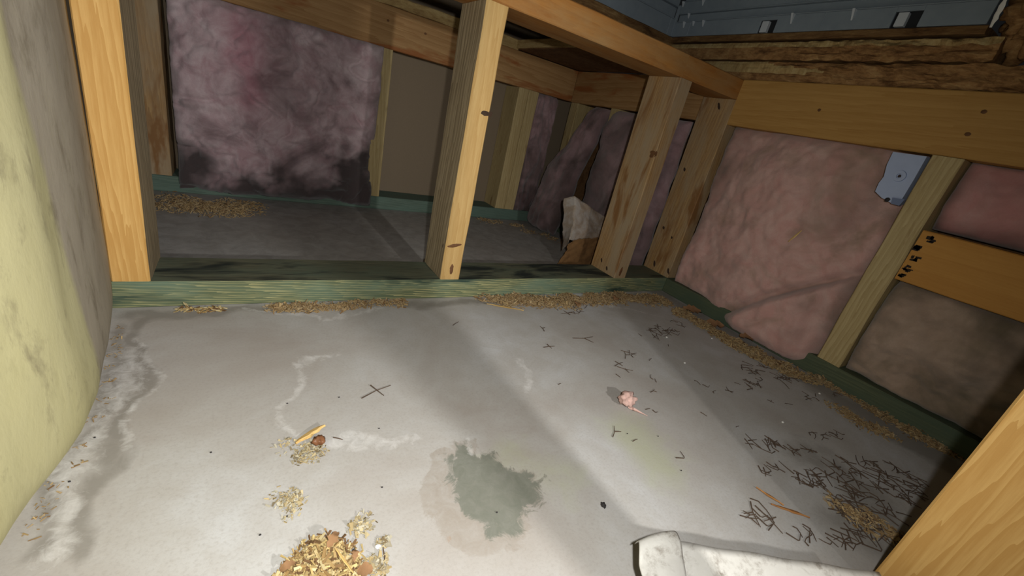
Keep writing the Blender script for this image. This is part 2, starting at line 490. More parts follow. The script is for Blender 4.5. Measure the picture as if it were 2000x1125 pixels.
gr = np.maximum(gr, 0.75 * np.exp(-(dist_poly(P2, fl([(1600, 900), (1700, 960), (1680, 1040)])) / 0.05) ** 2))
gr = np.maximum(gr, np.where(P2[:, 1] > 0.085, 0.62, 0.0))  # whole slab beyond the plate painted darker to dim the far bay
attr('grime_dim', gr)
ms = 0.9 * np.exp(-(dist_poly(P2, fl([(1230, 840), (1270, 880), (1300, 910)])) / 0.045) ** 2)
ms = np.maximum(ms, 0.6 * np.exp(-(dist_poly(P2, fl([(1000, 900), (1080, 930)])) / 0.04) ** 2))
attr('moss', ms)
ru = .8 * np.exp(-(dist_poly(P2, fl([(880, 1052), (880, 1060)])) / 0.004) ** 2)
attr('rust', ru)
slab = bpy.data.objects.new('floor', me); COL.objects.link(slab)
setup(slab, 'pale grey concrete slab with salt lines and a dark damp patch', 'floor', kind='structure')

# left wall: yellow foam faced block with a vertical ridge, bulging over the slab
def left_wall():
    ks = np.linspace(-1.0, -0.002, 90); zs = np.linspace(-0.002, 0.62, 60)
    def base(y):
        pts = [(-1.0, -0.50), (-0.45, -0.446), (-0.32, -0.4345), (-0.24, -0.4205), (-0.19, -0.4205), (-0.10, -0.431), (0.0, -0.444)]
        return np.interp(y, [p[0] for p in pts], [p[1] for p in pts])
    V, S = [], []
    for z in zs:
        for y in ks:
            x = float(base(y)) - 0.012 * math.exp(-((y + 0.2) / 0.05) ** 2) * z / 0.6
            x += 0.0035 * fbm((y * 6, z * 3, 1.2), 4)
            x -= 0.006 * math.exp(-z / 0.012)
            V.append((x, y, z))
            yb = -0.17 - 0.16 * z
            S.append(min(1, max(0, 0.5 + (y - yb) / 0.05)))  # grey past the ridge: stain plus the turned-away side's shade painted in
    n = len(ks); Fc = []
    for j in range(len(zs) - 1):
        for i in range(n - 1):
            Fc.append((j * n + i, (j + 1) * n + i, (j + 1) * n + i + 1, j * n + i + 1))
    m0 = len(V)
    # back and end faces give it thickness
    for j in range(len(zs)):
        V.append((-0.60, ks[0], zs[j])); V.append((-0.60, ks[-1], zs[j])); S += [1, 1]
    for j in range(len(zs) - 1):
        Fc.append((j * n + n - 1, (j + 1) * n + n - 1, m0 + 2 * (j + 1) + 1, m0 + 2 * j + 1))
        Fc.append((j * n, m0 + 2 * j, m0 + 2 * (j + 1), (j + 1) * n))
        Fc.append((m0 + 2 * j, m0 + 2 * j + 1, m0 + 2 * (j + 1) + 1, m0 + 2 * (j + 1)))
    o = link_mesh('wall_left', V, Fc, M['foam'], smooth=True)
    a = o.data.attributes.new('soil_shade', 'FLOAT', 'POINT')
    a.data.foreach_set('value', S)
    setup(o, 'yellow foam faced wall with stain and shade painted grey over its far end', 'wall', kind='structure')
left_wall()

# sheathing behind the framing, and the dark deck overhead
def slabbox(name, lo, hi, mat, **kw):
    return board(name, lo, hi, kw.pop('axis', 'Z'), mat, jit=0.0, ch=0.0005, **kw)
slabbox('wall_back', (-0.75, 0.694, 0.0), (0.80, 0.71, 0.80), M['hardboard'], label='brown hardboard sheathing behind the far studs', cat='wall', kind='structure')
slabbox('wall_right', (0.742, -0.98, 0.0), (0.76, 0.694, 0.527), M['osb_brown'], label='brown sheathing behind the insulation of the right wall', cat='wall', kind='structure')
slabbox('ceiling', (-0.75, -0.50, 0.90), (0.80, 0.71, 0.915), M['dark_board'], label='dark deck above the framing', cat='ceiling', kind='structure')

# ------------------------------------------------------------------ plates
near_plate = board('sill_plate', (-0.470, 0.0, 0.0), (0.648, 0.089, 0.038), 'X', M['treated'], 'green pressure treated plate crossing the slab under four studs', 'plate', seed=3, jit=0.0008, side_mat=M['treated_top'], side=2)
back_plate = board('sill_plate', (-0.62, 0.604, 0.0), (0.735, 0.693, 0.038), 'X', M['treated_teal'], 'bluish green treated plate at the foot of the far wall', 'plate', seed=4)
right_plate = board('sill_plate', (0.648, -0.95, 0.0), (0.737, -0.001, 0.038), 'Y', M['treated_dark'], 'dark green treated plate under the right wall beside sawdust', 'plate', seed=5)
board('sill_plate', (0.650, 0.001, 0.0), (0.737, 0.603, 0.038), 'Y', M['treated_dark'], 'dark green treated plate behind the corner stud', 'plate', seed=6)

def nails(parent, pts, normal, r=0.0022):
    for p in pts:
        knot(parent, p, normal, (0, 0, 1), r * 1.6, r, 'nail', 'nail_head')

# ------------------------------------------------------------------ near partition
XL, XP, XC = -0.4442, 0.4492, 0.6505
HB, HT = 0.4835, 0.526
s_left = board('wall_stud', (XL, 0.0005, 0.0385), (XL + 0.038, 0.089, HB), 'Z', M['pine_orange'], 'bright orange pine stud beside the yellow foam wall', 'stud', seed=11,
               side_mat=M['pine_grey'], side=1)
s_mid = board('wall_stud', (0.0, 0.0005, 0.0385), (0.038, 0.089, HB), 'Z', M['pine_yellow'], 'yellow pine stud with a dark knot hole standing mid plate', 'stud', seed=12,
              side_mat=M['pine_grey'], side=3, jit=0.0014)
s_post = board('wall_stud', (XP, 0.0005, 0.0385), (XP + 0.038, 0.089, HB), 'Z', M['pine_tan'], 'tan stud with a pair of brown knots next to the corner stud', 'stud', seed=13)
s_corner = board('wall_stud', (XC, 0.0005, 0.0385), (XC + 0.038, 0.089, HB), 'Z', M['pine_tan'], 'tan stud in the corner against the pink right wall', 'stud', seed=14)
p = at(944, 220, 1, 0.0)
knot(s_mid, (p.x + 0.004, 0.0003, p.z), (0, -1, 0), (1, 0, 0), 0.0135, 0.0062, 'knot_black', 'knot_hole')
p = at(888, 480, 1, 0.0); knot(s_mid, (p.x, 0.0003, p.z), (0, -1, 0), (1, 0, .2), 0.015, 0.0030)
p = at(882, 527, 1, 0.0); knot(s_mid, (p.x, 0.0003, p.z), (0, -1, 0), (0, 0, 1), 0.013, 0.0045)
p = at(866, 484, 1, 0.0); knot(s_mid, (0.0003, 0.012, p.z), (-1, 0, 0), (0, 0, 1), 0.006, 0.0025, 'knot_black')
for (px, py, a, b) in ((1273, 304, .009, .007), (1294, 303, .012, .007)):
    p = at(px, py, 0, XP); knot(s_post, (XP + .0002, min(.08, max(.008, p.y)), p.z), (-1, 0, 0), (0, 1, 0), a, b)
for (px, py) in ((1175, 508), (1185, 524)):
    p = at(px, py, 0, XP); knot(s_post, (XP + .0002, p.y, p.z), (-1, 0, 0), (0, .5, 1), .008, .004, 'knot_black')
p = at(1213, 530, 1, 0); knot(s_post, (p.x, .0003, p.z), (0, -1, 0), (0, 0, 1), .013, .0045, 'knot')
for (px, py, a) in ((1337, 331, .005), (1296, 445, .004), (1312, 464, .004), (1404, 208, .008)):
    p = at(px, py, 0, XC); knot(s_corner, (XC + .0002, min(.084, max(.006, p.y)), p.z), (-1, 0, 0), (0, .6, 1), a * 1.4, .0042, 'knot_black')
for (px, py) in ((1278, 515), (1307, 530)):
    p = at(px, py, 0, XC); knot(s_corner, (XC + .0002, min(.084, max(.006, p.y)), p.z), (-1, 0, 0), (0, .4, 1), .010, .0042, 'knot_black')
board('top_plate', (-0.60, 0.0, HB + .0005), (0.452, 0.089, HT), 'X', M['pine_red'], 'reddish brown top plate resting on the mid stud', 'plate', seed=21)
board('top_plate', (0.4535, 0.0, HB + .0005), (0.688, 0.089, HT), 'X', M['pine_red'], 'short reddish top plate piece above the corner stud', 'plate', seed=22)

# ------------------------------------------------------------------ right wall
hdr_r = board('header_board', (0.650, -0.95, 0.4295), (0.688, -0.0005, 0.5265), 'Y', M['pine_honey'], 'honey coloured header board over the blue electrical box', 'header', seed=23)
for (px, py) in ((1600, 215), (1922, 218), (1890, 262)):
    p = at(px, py, 0, .65); knot(hdr_r, (.6502, p.y, p.z), (-1, 0, 0), (0, 1, 0), .005, .004)
s_r1 = board('wall_stud', (0.650, -0.421, 0.0385), (0.737, -0.381, 0.429), 'Z', M['pine_pale'], 'pale rough stud between pink insulation and the orange block', 'stud', seed=15, jit=0.0018)
p = at(1662, 588, 0, .65); knot(s_r1, (.6502, p.y, p.z), (-1, 0, 0), (0, 0, 1), .010, .003)
p = at(1690, 596, 0, .65); knot(s_r1, (.6502, p.y, p.z), (-1, 0, 0), (0, 0, 1), .009, .0025)
blk = board('blocking_board', (0.652, -0.95, 0.2255), (0.690, -0.4225, 0.314), 'Y', M['plywood'], 'orange blocking board with black ink marks at its end', 'board', seed=24)
# black illegible stamp along the near end of the blocking
rnd = random.Random(5)
for k, (zc, hh) in enumerate(((0.302, .010), (0.284, .009), (0.266, .008), (0.248, .010), (0.234, .005))):
    V, Fc = [], []
    for q in range(6):
        yc = -0.4255 - rnd.random() * 0.016 * (1 if k < 2 else .7)
        z0_ = zc + rnd.uniform(-.5, .5) * hh
        wy, wz = rnd.uniform(.002, .006), rnd.uniform(.0012, .0035)
        b = len(V)
        for dx in (.6525, .6512):
            for (u, v_) in ((-1, -1), (1, -1), (1, 1), (-1, 1)):
                V.append((dx, yc + u * wy * rnd.uniform(.6, 1), z0_ + v_ * wz * rnd.uniform(.5, 1)))
        Fc += [(b + 4, b + 5, b + 6, b + 7), (b, b + 1, b + 5, b + 4), (b + 1, b + 2, b + 6, b + 5), (b + 2, b + 3, b + 7, b + 6), (b + 3, b, b + 4, b + 7)]
    link_mesh('ink_mark', V, Fc, M['ink'], blk)
# far part of the right wall
board('header_board', (0.650, 0.0895, 0.4295), (0.688, 0.6035, 0.5265), 'Y', M['pine_brown'], 'brown header board in the shaded far right corner', 'header', seed=25)
board('wall_stud', (0.651, 0.565, 0.0385), (0.737, 0.603, 0.429), 'Z', M['pine_pale'], 'pale stud in the far corner behind the fallen insulation', 'stud', seed=16)
board('wall_stud', (0.651, 0.362, 0.0385), (0.737, 0.400, 0.429), 'Z', M['pine_pale'], 'stud whose pale tip shows between two leaning insulation batts', 'stud', seed=17)

# ------------------------------------------------------------------ far wall
board('header_board', (-0.62, 0.604, 0.4305), (0.6495, 0.642, 0.5265), 'X', M['pine_brown'], 'brown header board along the far wall with a light edge', 'header', seed=26, side_mat=None)
hb = bpy.context.scene.objects['header_board.002']
for (px, py) in ((758, 40), (831, 66)):
    p = at(px, py, 1, .604); knot(hb, (p.x, .6042, p.z), (0, -1, 0), (1, 0, 0), .005, .004)
board('wall_stud', (-0.482, 0.6045, 0.0385), (-0.444, 0.693, 0.430), 'Z', M['pine_tan'], 'tan far stud seen past the bright orange stud', 'stud', seed=31)
board('wall_stud', (0.000, 0.6045, 0.0385), (0.038, 0.693, 0.430), 'Z', M['pine_pale'], 'thin far stud between mauve insulation and brown hardboard', 'stud', seed=32)
board('wall_stud', (0.4395, 0.6045, 0.0385), (0.477, 0.693, 0.430), 'Z', M['pine_pale'], 'left stud of the far pair beside brown hardboard', 'stud', seed=33)
board('wall_stud', (0.478, 0.6045, 0.0385), (0.516, 0.693, 0.430), 'Z', M['pine_pale'], 'right stud of the far pair beside dark insulation', 'stud', seed=34)

# ------------------------------------------------------------------ layers above the headers
def ragged(name, lo, hi, axis, mat, label, seed, jit, rot_from=None, mats=None):
    o = board(name, lo, hi, axis, mat, label, 'board', seed=seed, jit=jit, ch=0.002)
    return o
ragged('deck_edge', (-0.62, 0.600, 0.5270), (0.405, 0.693, 0.553), 'X', M['osb_edge'], 'splintery deck edge lying on the far header', 41, .003)
ragged('strand_board', (0.4055, 0.0895, 0.5280), (0.652, 0.603, 0.552), 'Y', M['osb_brown'], 'brown strand board deck over the far right corner', 42, .001)
cp = bpy.context.scene.objects['strand_board']
board('light_edge', (0.3985, 0.0895, 0.5300), (0.4050, 0.600, 0.552), 'Y', M['osb_edge'], parent=cp, jit=.001, ch=.001)

def rotten(name, z0_, z1_, xf, y0_, y1_, mats, seed, label):
    """layered board edge facing the room; frays and crumbles towards the near end"""
    ny_, nz_ = 150, 10
    V, Fc = [], []
    for j in range(nz_ + 1):
        for i in range(ny_ + 1):
            y = y0_ + (y1_ - y0_) * i / ny_
            z = z0_ + (z1_ - z0_) * j / nz_
            r = min(1, max(0, (0.02 - y) / 0.22))
            d = (0.0008 + 0.0055 * r) * fbm((y * 18, z * 150, seed), 4) + (.0007 + .0022 * r) * noise.noise((y * 90, z * 320, seed))
            e = min(1, min(j, nz_ - j) / 2)
            V.append((xf - d * 1.0 + (1 - e) * 0.003, y, z + (0.0008 + .003 * r) * noise.noise((y * 50, j * .4, seed + 4))))
    n = ny_ + 1
    for j in range(nz_):
        for i in range(ny_):
            Fc.append((j * n + i, (j + 1) * n + i, (j + 1) * n + i + 1, j * n + i + 1))
    fm = [mats[1]] * len(Fc)
    fm = []
    for j in range(nz_):
        for i in range(ny_): fm.append(0 if mats[1](j / nz_, y0_ + (y1_ - y0_) * i / ny_) else 1)
    b = len(V)
    for i in range(n):
        y = y0_ + (y1_ - y0_) * i / ny_
        V.append((xf + .08, y, z0_)); V.append((xf + .08, y, z1_))
    for i in range(ny_):
        Fc.append((i, i + 1, b + 2 * (i + 1), b + 2 * i))
        Fc.append((nz_ * n + i, b + 2 * i + 1, b + 2 * (i + 1) + 1, nz_ * n + i + 1))
        Fc.append((b + 2 * i, b + 2 * i + 2, b + 2 * i + 3, b + 2 * i + 1)); fm += [1, 1, 1]
    for i, s in ((0, 1), (ny_, -1)):
        loop = [j * n + i for j in range(nz_ + 1)] + [b + 2 * i + 1, b + 2 * i]
        Fc.append(tuple(loop if s > 0 else loop[::-1])); fm.append(1)
    o = link_mesh(name, V, Fc, mats[0], fmats=fm)
    return setup(o, label, 'board')
rotten('deck_board', 0.5275, 0.5640, 0.655, -0.75, 0.249, ([M['osb_edge'], M['rot_brown']], lambda t, y: .35 < t < .95 and y > -.10 + .06 * math.sin(t * 9)), 1.7, 'lower deck board edge crumbling with rot above the honey header')
rotten('deck_board', 0.5685, 0.6025, 0.656, -0.385, 0.249, ([M['osb_edge'], M['rot_brown']], lambda t, y: t > .66), 5.1, 'upper deck board edge with a pale fringe under grey plastic')
board('furring_strip', (0.654, -0.36, 0.6065), (0.735, 0.249, 0.6195), 'Y', M['osb_rot'], 'dark brown strip under the grey plastic frame', 'board', seed=44, jit=.0012)
board('furring_strip', (0.28, 0.250, 0.5600), (0.735, 0.300, 0.6185), 'X', M['osb_rot'], 'dark strip behind the reddish top plate below grey plastic', 'board', seed=45, jit=.0012)

# ------------------------------------------------------------------ grey plastic frame overhead
pf = empty('plastic_frame', (0.655, 0.257, 0.62))
setup(pf, 'grey ribbed plastic frame set over the top plates', 'plastic frame')
def boxes(name, bl, mat, parent, bevel=0.0006):
    bm = bmesh.new()
    for lo, hi in bl:
        lo, hi = Vector(lo), Vector(hi)
        r = bmesh.ops.create_cube(bm, size=1.0, matrix=Matrix.Translation((lo + hi) / 2) @ Matrix.Diagonal((*(hi - lo), 1)))
    bmesh.ops.bevel(bm, geom=bm.edges[:], offset=bevel, segments=1, affect='EDGES', clamp_overlap=True)
    me_ = bpy.data.meshes.new(name); bm.to_mesh(me_); bm.free()
    me_.materials.append(mat)
    o = bpy.data.objects.new(name, me_); COL.objects.link(o)
    if parent is not None:
        o.parent = parent
        if parent.parent is None: o.matrix_parent_inverse = parent.matrix_basis.inverted()
    return o
xa = 0.655
slots = ((-0.020, 0.016), (-0.269, -0.230))
bl = []
ycur = -0.356
for a, b in sorted(slots):
    bl.append(((xa, ycur, .620), (xa + .004, a, .652)))
    bl.append(((xa, a, .6445), (xa + .004, b, .652)))
    ycur = b
bl.append(((xa, ycur, .620), (xa + .004, .258, .652)))
boxes('side_panel', bl, M['plastic'], pf)
boxes('side_panel', [((xa + .010, -0.345, .652), (xa + .014, .258, .672))], M['plastic'], pf)
boxes('side_panel', [((xa + .004, -0.340, .674), (xa + .008, .258, .700))], M['plastic'], pf)
boxes('side_panel', [((xa + .014, -0.33, .702), (xa + .018, .258, .90))], M['plastic'], pf)
for z, x in ((.652, xa - .0015), (.672, xa + .0025), (.700, xa + .0025)):
    boxes('ledge', [((x, -0.345, z), (xa + .018, .258, z + .0022))], M['plastic'], pf)
boxes('end_panel', [((0.30, .2575, .620), (.655, .2615, .659))], M['plastic'], pf)
boxes('end_panel', [((0.30, .266, .659), (.655, .270, .686))], M['plastic'], pf)
boxes('end_panel', [((0.30, .262, .688), (.655, .266, .90))], M['plastic'], pf)
for z in (.659, .686):
    boxes('ledge', [((0.30, .2555, z), (.655, .270, z + .0022))], M['plastic'], pf)
boxes('corner_post', [((.649, .252, .620), (.656, .259, .690))], M['plastic'], pf)
for a, b in slots:
    sl_ = boxes('slot', [((xa + .010, a - .002, .615), (xa + .012, b + .002, .647))], M['slot_dark'], pf)
    m_ = a + (b - a) * .55
    boxes('clip', [((xa + .001, m_ - .002, .622), (xa + .010, m_ + .013, .6435))], M['plastic_pale'], sl_)
def gusset(y, z, x, s):
    V = [(x, y - .0022, z), (x, y + .0022, z), (x - .008 * s, y - .0022, z), (x - .008 * s, y + .0022, z), (x, y - .0012, z - .015 * s), (x, y + .0012, z - .015 * s)]
    Fc = [(0, 1, 3, 2), (2, 3, 5, 4), (0, 2, 4), (1, 5, 3), (0, 4, 5, 1)]
    link_mesh('gusset', V, Fc, M['plastic_pale'], pf)  # pale tone paints in the highlight on each gusset
for px, py, z, s in ((1338, 44, .652, .9), (1357, 40, .652, .7), (1377, 38, .652, .9), (1555, 20, .652, 1.2), (1676, 10, .652, 1.2)):
    gusset(at(px, py, 0, xa).y, z, xa + .0005, s)
for px, py, z, s in ((1334, 12, .700, .8), (1373, 8, .700, .9), (1452, 14, .700, .7), (1348, 24, .672, .7), (1600, -10, .700, .9)):
    gusset(at(px, py, 0, xa + .004).y, z, xa + .0045, s)
for y in (.205, -.115):
    boxes('rib', [((xa - .0012, y, .621), (xa + .001, y + .0025, .652))], M['plastic'], pf)
boxes('rib', [((.636, .2562, .621), (.6395, .258, .659))], M['plastic'], pf)

# crumbled wood clump at the near end of the frame, with a pale sliver
def blob(name, c, r, mat, seed, amp, freq, sub=4, parent=None):
    bm = bmesh.new()
    bmesh.ops.create_icosphere(bm, subdivisions=sub, radius=1)
    for v in bm.verts:
        k = 1 + amp * fbm(v.co * freq + Vector((seed, seed * 2, 0)), 4)
        v.co = Vector((v.co.x * r[0] * k, v.co.y * r[1] * k, v.co.z * r[2] * k)) + Vector(c)
    me_ = bpy.data.meshes.new(name); bm.to_mesh(me_); bm.free(); me_.materials.append(mat)
    me_.polygons.foreach_set('use_smooth', [True] * len(me_.polygons))
    o = bpy.data.objects.new(name, me_); COL.objects.link(o)
    if parent is not None:
        o.parent = parent; o.matrix_parent_inverse = parent.matrix_basis.inverted()
    return o
o = blob('rotten_wood_clump', (0.682, -0.424, 0.652), (.040, .056, .072), M['rot_brown'], 3.0, .34, 3.4, 5)
setup(o, 'crumbling brown rotten wood clump at the end of the plastic frame', 'rotten wood')
def shard(name, a, b, w, t, mat, label=None, cat=None, group=None, seed=0, up=(0, 0, 1)):
    """tapering split piece of wood from a to b"""
    a, b = Vector(a), Vector(b)
    D = (b - a).normalized(); S = D.cross(Vector(up)).normalized(); U = S.cross(D)
    rnd = random.Random(seed)
    V, Fc = [], []
    n = 7
    for k in range(n + 1):
        s = k / n
        ww = w * (0.35 + 1.1 * math.sin(math.pi * min(.92, max(.1, s)))) * rnd.uniform(.8, 1.15) * .6
        c = a + (b - a) * s + S * rnd.uniform(-.15, .15) * w
        for u, v_ in ((-1, 0), (0.2, 1), (1, .3), (.5, -.4)):
            V.append(c + S * u * ww + U * (v_ * t * .6 + t * .5))
    for k in range(n):
        for i in range(4):
            j = (i + 1) % 4
            Fc.append((k * 4 + i, k * 4 + j, k * 4 + 4 + j, k * 4 + 4 + i))
    Fc += [(3, 2, 1, 0), tuple(n * 4 + i for i in range(4))]
    L = (b - a).length
    # local frame with z along the grain
    mt = Matrix((S, U, D)).transposed().to_4x4(); mt.translation = (a + b) / 2
    inv = mt.inverted()
    o = link_mesh(name, [inv @ v for v in V], Fc, mat, matrix=mt)
    return setup(o, label, cat, group)
shard('wood_sliver', at(1934, 54, 0, .636), at(1966, -6, 0, .622), .004, .003, M['white_bit'], 'pale sliver hanging beside the rotten wood clump', 'sliver', seed=3)

# ------------------------------------------------------------------ insulation
def batt(name, O, U, Vv, N, hfun, sfun, mat, label, thick=0.04, nu=90, nv=90, group=None):
    """soft panel: O corner, U and Vv edge vectors, front pushed along N by hfun(u, v)"""
    O, U, Vv, N = Vector(O), Vector(U), Vector(Vv), Vector(N).normalized()
    V, Fc, S = [], [], []
    for j in range(nv + 1):
        for i in range(nu + 1):
            u, v_ = i / nu, j / nv
            h = hfun(u, v_)
            e = min(u, 1 - u, v_, 1 - v_)
            dh = h if isinstance(h, (int, float)) else h[0]
            off = Vector((0, 0, 0)) if isinstance(h, (int, float)) else Vector(h[1])
            V.append(O + U * u + Vv * v_ + N * (dh - 0.014 * max(0, 1 - e / .05) ** 2) + off)
            S.append(min(1, max(0, sfun(u, v_))))
    n = nu + 1
    for j in range(nv):
        for i in range(nu):
            Fc.append((j * n + i, j * n + i + 1, (j + 1) * n + i + 1, (j + 1) * n + i))
    rim = [i for i in range(n)] + [j * n + nu for j in range(1, nv + 1)] + [nv * n + i for i in range(nu - 1, -1, -1)] + [j * n for j in range(nv - 1, 0, -1)]
    b = len(V)
    for k in rim:
        V.append(V[k] - N * thick); S.append(S[k])
    m_ = len(rim)
    for k in range(m_):
        k2 = (k + 1) % m_
        Fc.append((rim[k], b + k, b + k2, rim[k2]))
    Fc.append(tuple(b + k for k in range(m_ - 1, -1, -1)))
    o = link_mesh(name, V, Fc, mat, smooth=True)
    a = o.data.attributes.new('soil_shade', 'FLOAT', 'POINT'); a.data.foreach_set('value', S)
    bm = bmesh.new(); bm.from_mesh(o.data); bmesh.ops.recalc_face_normals(bm, faces=bm.faces); bm.to_mesh(o.data); bm.free()
    return setup(o, label, 'insulation', group)

# far left bay: mauve, lumpy, dark at the foot
def h1(u, v):
    a = fbm((u * 3.4, v * 3.4, 2.0), 3)
    b = fbm((u * 9 + a, v * 8, 7.0), 4)
    r_ = abs(fbm((u * 5 + .6 * a, v * 6, 3.3), 3))
    return 0.004 + 0.022 * a + 0.008 * b - .008 * (max(0, .30 - r_) / .30) ** 2 + 0.012 * math.sin(math.pi * u) * math.sin(math.pi * v)
def s1(u, v):
    n_ = fbm((u * 5, v * 5, 4), 4)
    r_ = abs(fbm((u * 5 + .6 * fbm((u * 3.4, v * 3.4, 2.0), 3), v * 6, 3.3), 3))
    return 0.85 - v * 3.6 + 0.75 * n_ + .25 * max(0, .12 - r_) / .12 + .75 * min(1, max(0, (u - .42) / .4)) + .7 * max(0, .14 - u) / .14 + .25 * fbm((u * 11, v * 9, 1), 3)  # torch shadow painted down the right side, crease shade in the lows
mb = batt('insulation_batt', (-0.430, 0.585, 0.012), (0.440, 0, 0), (0, 0, 0.418), (0, -1, 0), h1, s1, M['pink_mauve'], 'mauve pink insulation batt with a dark foot filling the far left bay', .06, 120, 110)
bc = [at(480, y_, 1, .58) for y_ in range(40, 190, 12)]
ab_ = mb.data.attributes.new('blush', 'FLOAT', 'POINT')
ab_.data.foreach_set('value', [max((.35 + .45 * noise.noise((v.co.x * 22, c.z * 14, v.co.z * 9))) * math.exp(-(((v.co.x - c.x) / .04) ** 2 + ((v.co.z - c.z) / .04) ** 2)) for c in bc) for v in mb.data.vertices])
# far right bay of the far wall
batt('insulation_batt', (0.518, 0.612, 0.03), (0.085, 0, 0), (0, 0, 0.400), (0, -1, 0), lambda u, v: .008 + .014 * fbm((u * 3, v * 6, 3), 3), lambda u, v: .75 - v * 1.4 + .4 * fbm((u * 4, v * 7, 8), 3), M['pink_dark'], 'dusky narrow batt right of the far stud pair', .05, 40, 80)
# two batts slumped off the right wall behind the partition
def lean(seed, ox, sag):
    def f(u, v):
        # v runs upward; the foot slides into the room
        k = (1 - v) ** 1.3
        cut = -.10 * max(0, v - .5) / .5 * (1 - u)
        return (0.012 * fbm((u * 3, v * 5, seed), 3) + .022 * math.sin(math.pi * u) + .010, (-ox * k + sag * math.sin(math.pi * v), 0.030 * k + cut, 0))
    return f
batt('insulation_batt', (0.645, 0.562, 0.006), (0, -0.160, 0), (0, 0, 0.418), (-1, 0, 0), lean(3.0, .065, -.012), lambda u, v: .45 - v * .5 + .45 * fbm((u * 4, v * 6, 2), 3) + .9 * max(0, u - .7), M['pink_dark'], 'dusty batt slumping from the far right wall into the room', .010, 50, 90)
batt('insulation_batt', (0.645, 0.396, 0.006), (0, -0.304, 0), (0, 0, 0.418), (-1, 0, 0),
     lambda u, v: .014 + .012 * fbm((u * 3, v * 5, 6), 3) - .03 * max(0, v - .88) / .12 * max(0, 1 - u / .18) + .030 * math.sin(math.pi * min(1, u * 1.1)) * (1 - v),
     lambda u, v: .75 - v * 1.1 + .4 * fbm((u * 4, v * 6, 5), 3) + max(0, .15 - u) * 4, M['pink_dark'], 'dusty bulging batt glimpsed between the two tan studs', .010, 70, 90)
# near right bay, with a flap folding over the plate
def h5(u, v):
    # u from far corner to near stud, v upward
    n_ = .012 * fbm((u * 3.2, v * 3.2, 11), 4) + .004 * fbm((u * 12, v * 12, 3), 3)
    b = .022 * math.sin(math.pi * min(1, max(0, u)) ) * math.sin(math.pi * min(1, v * .9 + .1))
    line = 0.03 + 0.80 * (u - 0.46)          # crease climbing to the near side
    fl_ = 0.0
    if u > .40:
        d = line - v
        k = min(1, max(0, (u - .42) / .15))
        fl_ = k * (.030 * min(1, max(0, d / .05)) ** .6 - .016 * math.exp(-((d + .012) / .028) ** 2))
        fl_ *= min(1, max(0, (1.04 - u) / .16))
    bx_ = math.exp(-((u - .93) / .13) ** 2 - ((v - .88) / .14) ** 2)
    drop = (0, 0, -.020 * min(1, max(0, (u - .3) / .2)) * max(0, 1 - v / .2))
    return (-.010 + n_ + b + fl_ - .040 * bx_, drop)
def s5(u, v):
    line = 0.03 + 0.80 * (u - 0.46)
    cr = .5 * math.exp(-((line - v + .01) / .020) ** 2) * min(1, max(0, (u - .4) / .1)) * min(1, max(0, (.98 - u) / .2))  # dark line painted along the fold as crease shade
    return cr + .7 * max(0, .16 - u) / .16 * (.4 + v) + .55 * math.exp(-((u - .86) / .10) ** 2 - ((v - .74) / .16) ** 2) + .5 * fbm((u * 4, v * 4, 9), 4) - .12 + .5 * max(0, .06 - (1 - u)) / .06
batt('insulation_batt', (0.650, -0.008, 0.028), (0, -0.369, 0), (0, 0, 0.402), (-1, 0, 0), h5, s5, M['pink'], 'large pink batt with a diagonal fold below the honey header', .05, 120, 120)
batt('insulation_batt', (0.672, -0.424, 0.318), (0, -0.50, 0), (0, 0, 0.112), (-1, 0, 0), lambda u, v: .012 * fbm((u * 6, v * 2, 21), 3) + .014 * math.sin(math.pi * v), lambda u, v: .3 * fbm((u * 8, v * 3, 2), 3) + max(0, .25 - v) * 3.0 + max(0, .03 - u) * 20, M['pink_red'], 'reddish pink batt above the orange blocking board', .05, 110, 40)
batt('insulation_batt', (0.664, -0.424, 0.036), (0, -0.50, 0), (0, 0, 0.190), (-1, 0, 0), lambda u, v: .020 * fbm((u * 5, v * 2.4, 31), 4) + .018 * math.sin(math.pi * v), lambda u, v: .55 * fbm((u * 7, v * 3, 12), 4) + max(0, u - .20) * 2.4 + max(0, .02 - u) * 20 + max(0, v - .86) * 3, M['pink_drab'], 'drab brownish batt below the orange blocking board', .05, 120, 60)

# ------------------------------------------------------------------ electrical box
eb = empty('electrical_box', (0.665, -0.354, 0.384))
setup(eb, 'light blue plastic electrical box tucked against the pale stud', 'electrical box')
def loft(name, prof, x0_, x1_, mat, parent):
    n = len(prof)
    V = [(x0_, y, z) for y, z in prof] + [(x1_, y, z) for y, z in prof]
    Fc = [tuple(range(n)), tuple(range(2 * n - 1, n - 1, -1))] + [(i, i + n, (i + 1) % n + n, (i + 1) % n) for i in range(n)]
    o = link_mesh(name, V, Fc, mat, parent)
    bm = bmesh.new(); bm.from_mesh(o.data); bmesh.ops.recalc_face_normals(bm, faces=bm.faces)
    bm.to_mesh(o.data); bm.free()
    return o
prof = [tuple(at(px, py, 0, .648)[1:]) for px, py in ((1745, 297), (1811, 306), (1785, 352), (1757, 398), (1740, 396), (1722, 386), (1710, 374), (1717, 358), (1727, 345), (1733, 322))]
loft('body', prof, .646, .668, M['box_blue'], eb)
pc = at(1757, 344, 0, .646)
def ring(name, c, r0, r1, h, mat, parent, n=20):
    V, Fc = [], []
    for (r, x) in ((r1, 0), (r1 * .95, -h), (r0, -h), (r0 * .8, -h * .25)):
        for i in range(n):
            a = 2 * math.pi * i / n
            V.append((c[0] + x, c[1] + r * math.cos(a), c[2] + r * math.sin(a)))
    for k in range(3):
        for i in range(n):
            j = (i + 1) % n
            Fc.append((k * n + i, k * n + j, (k + 1) * n + j, (k + 1) * n + i))
    Fc.append(tuple(3 * n + i for i in range(n)))
    return link_mesh(name, V, Fc, mat, parent, smooth=False)
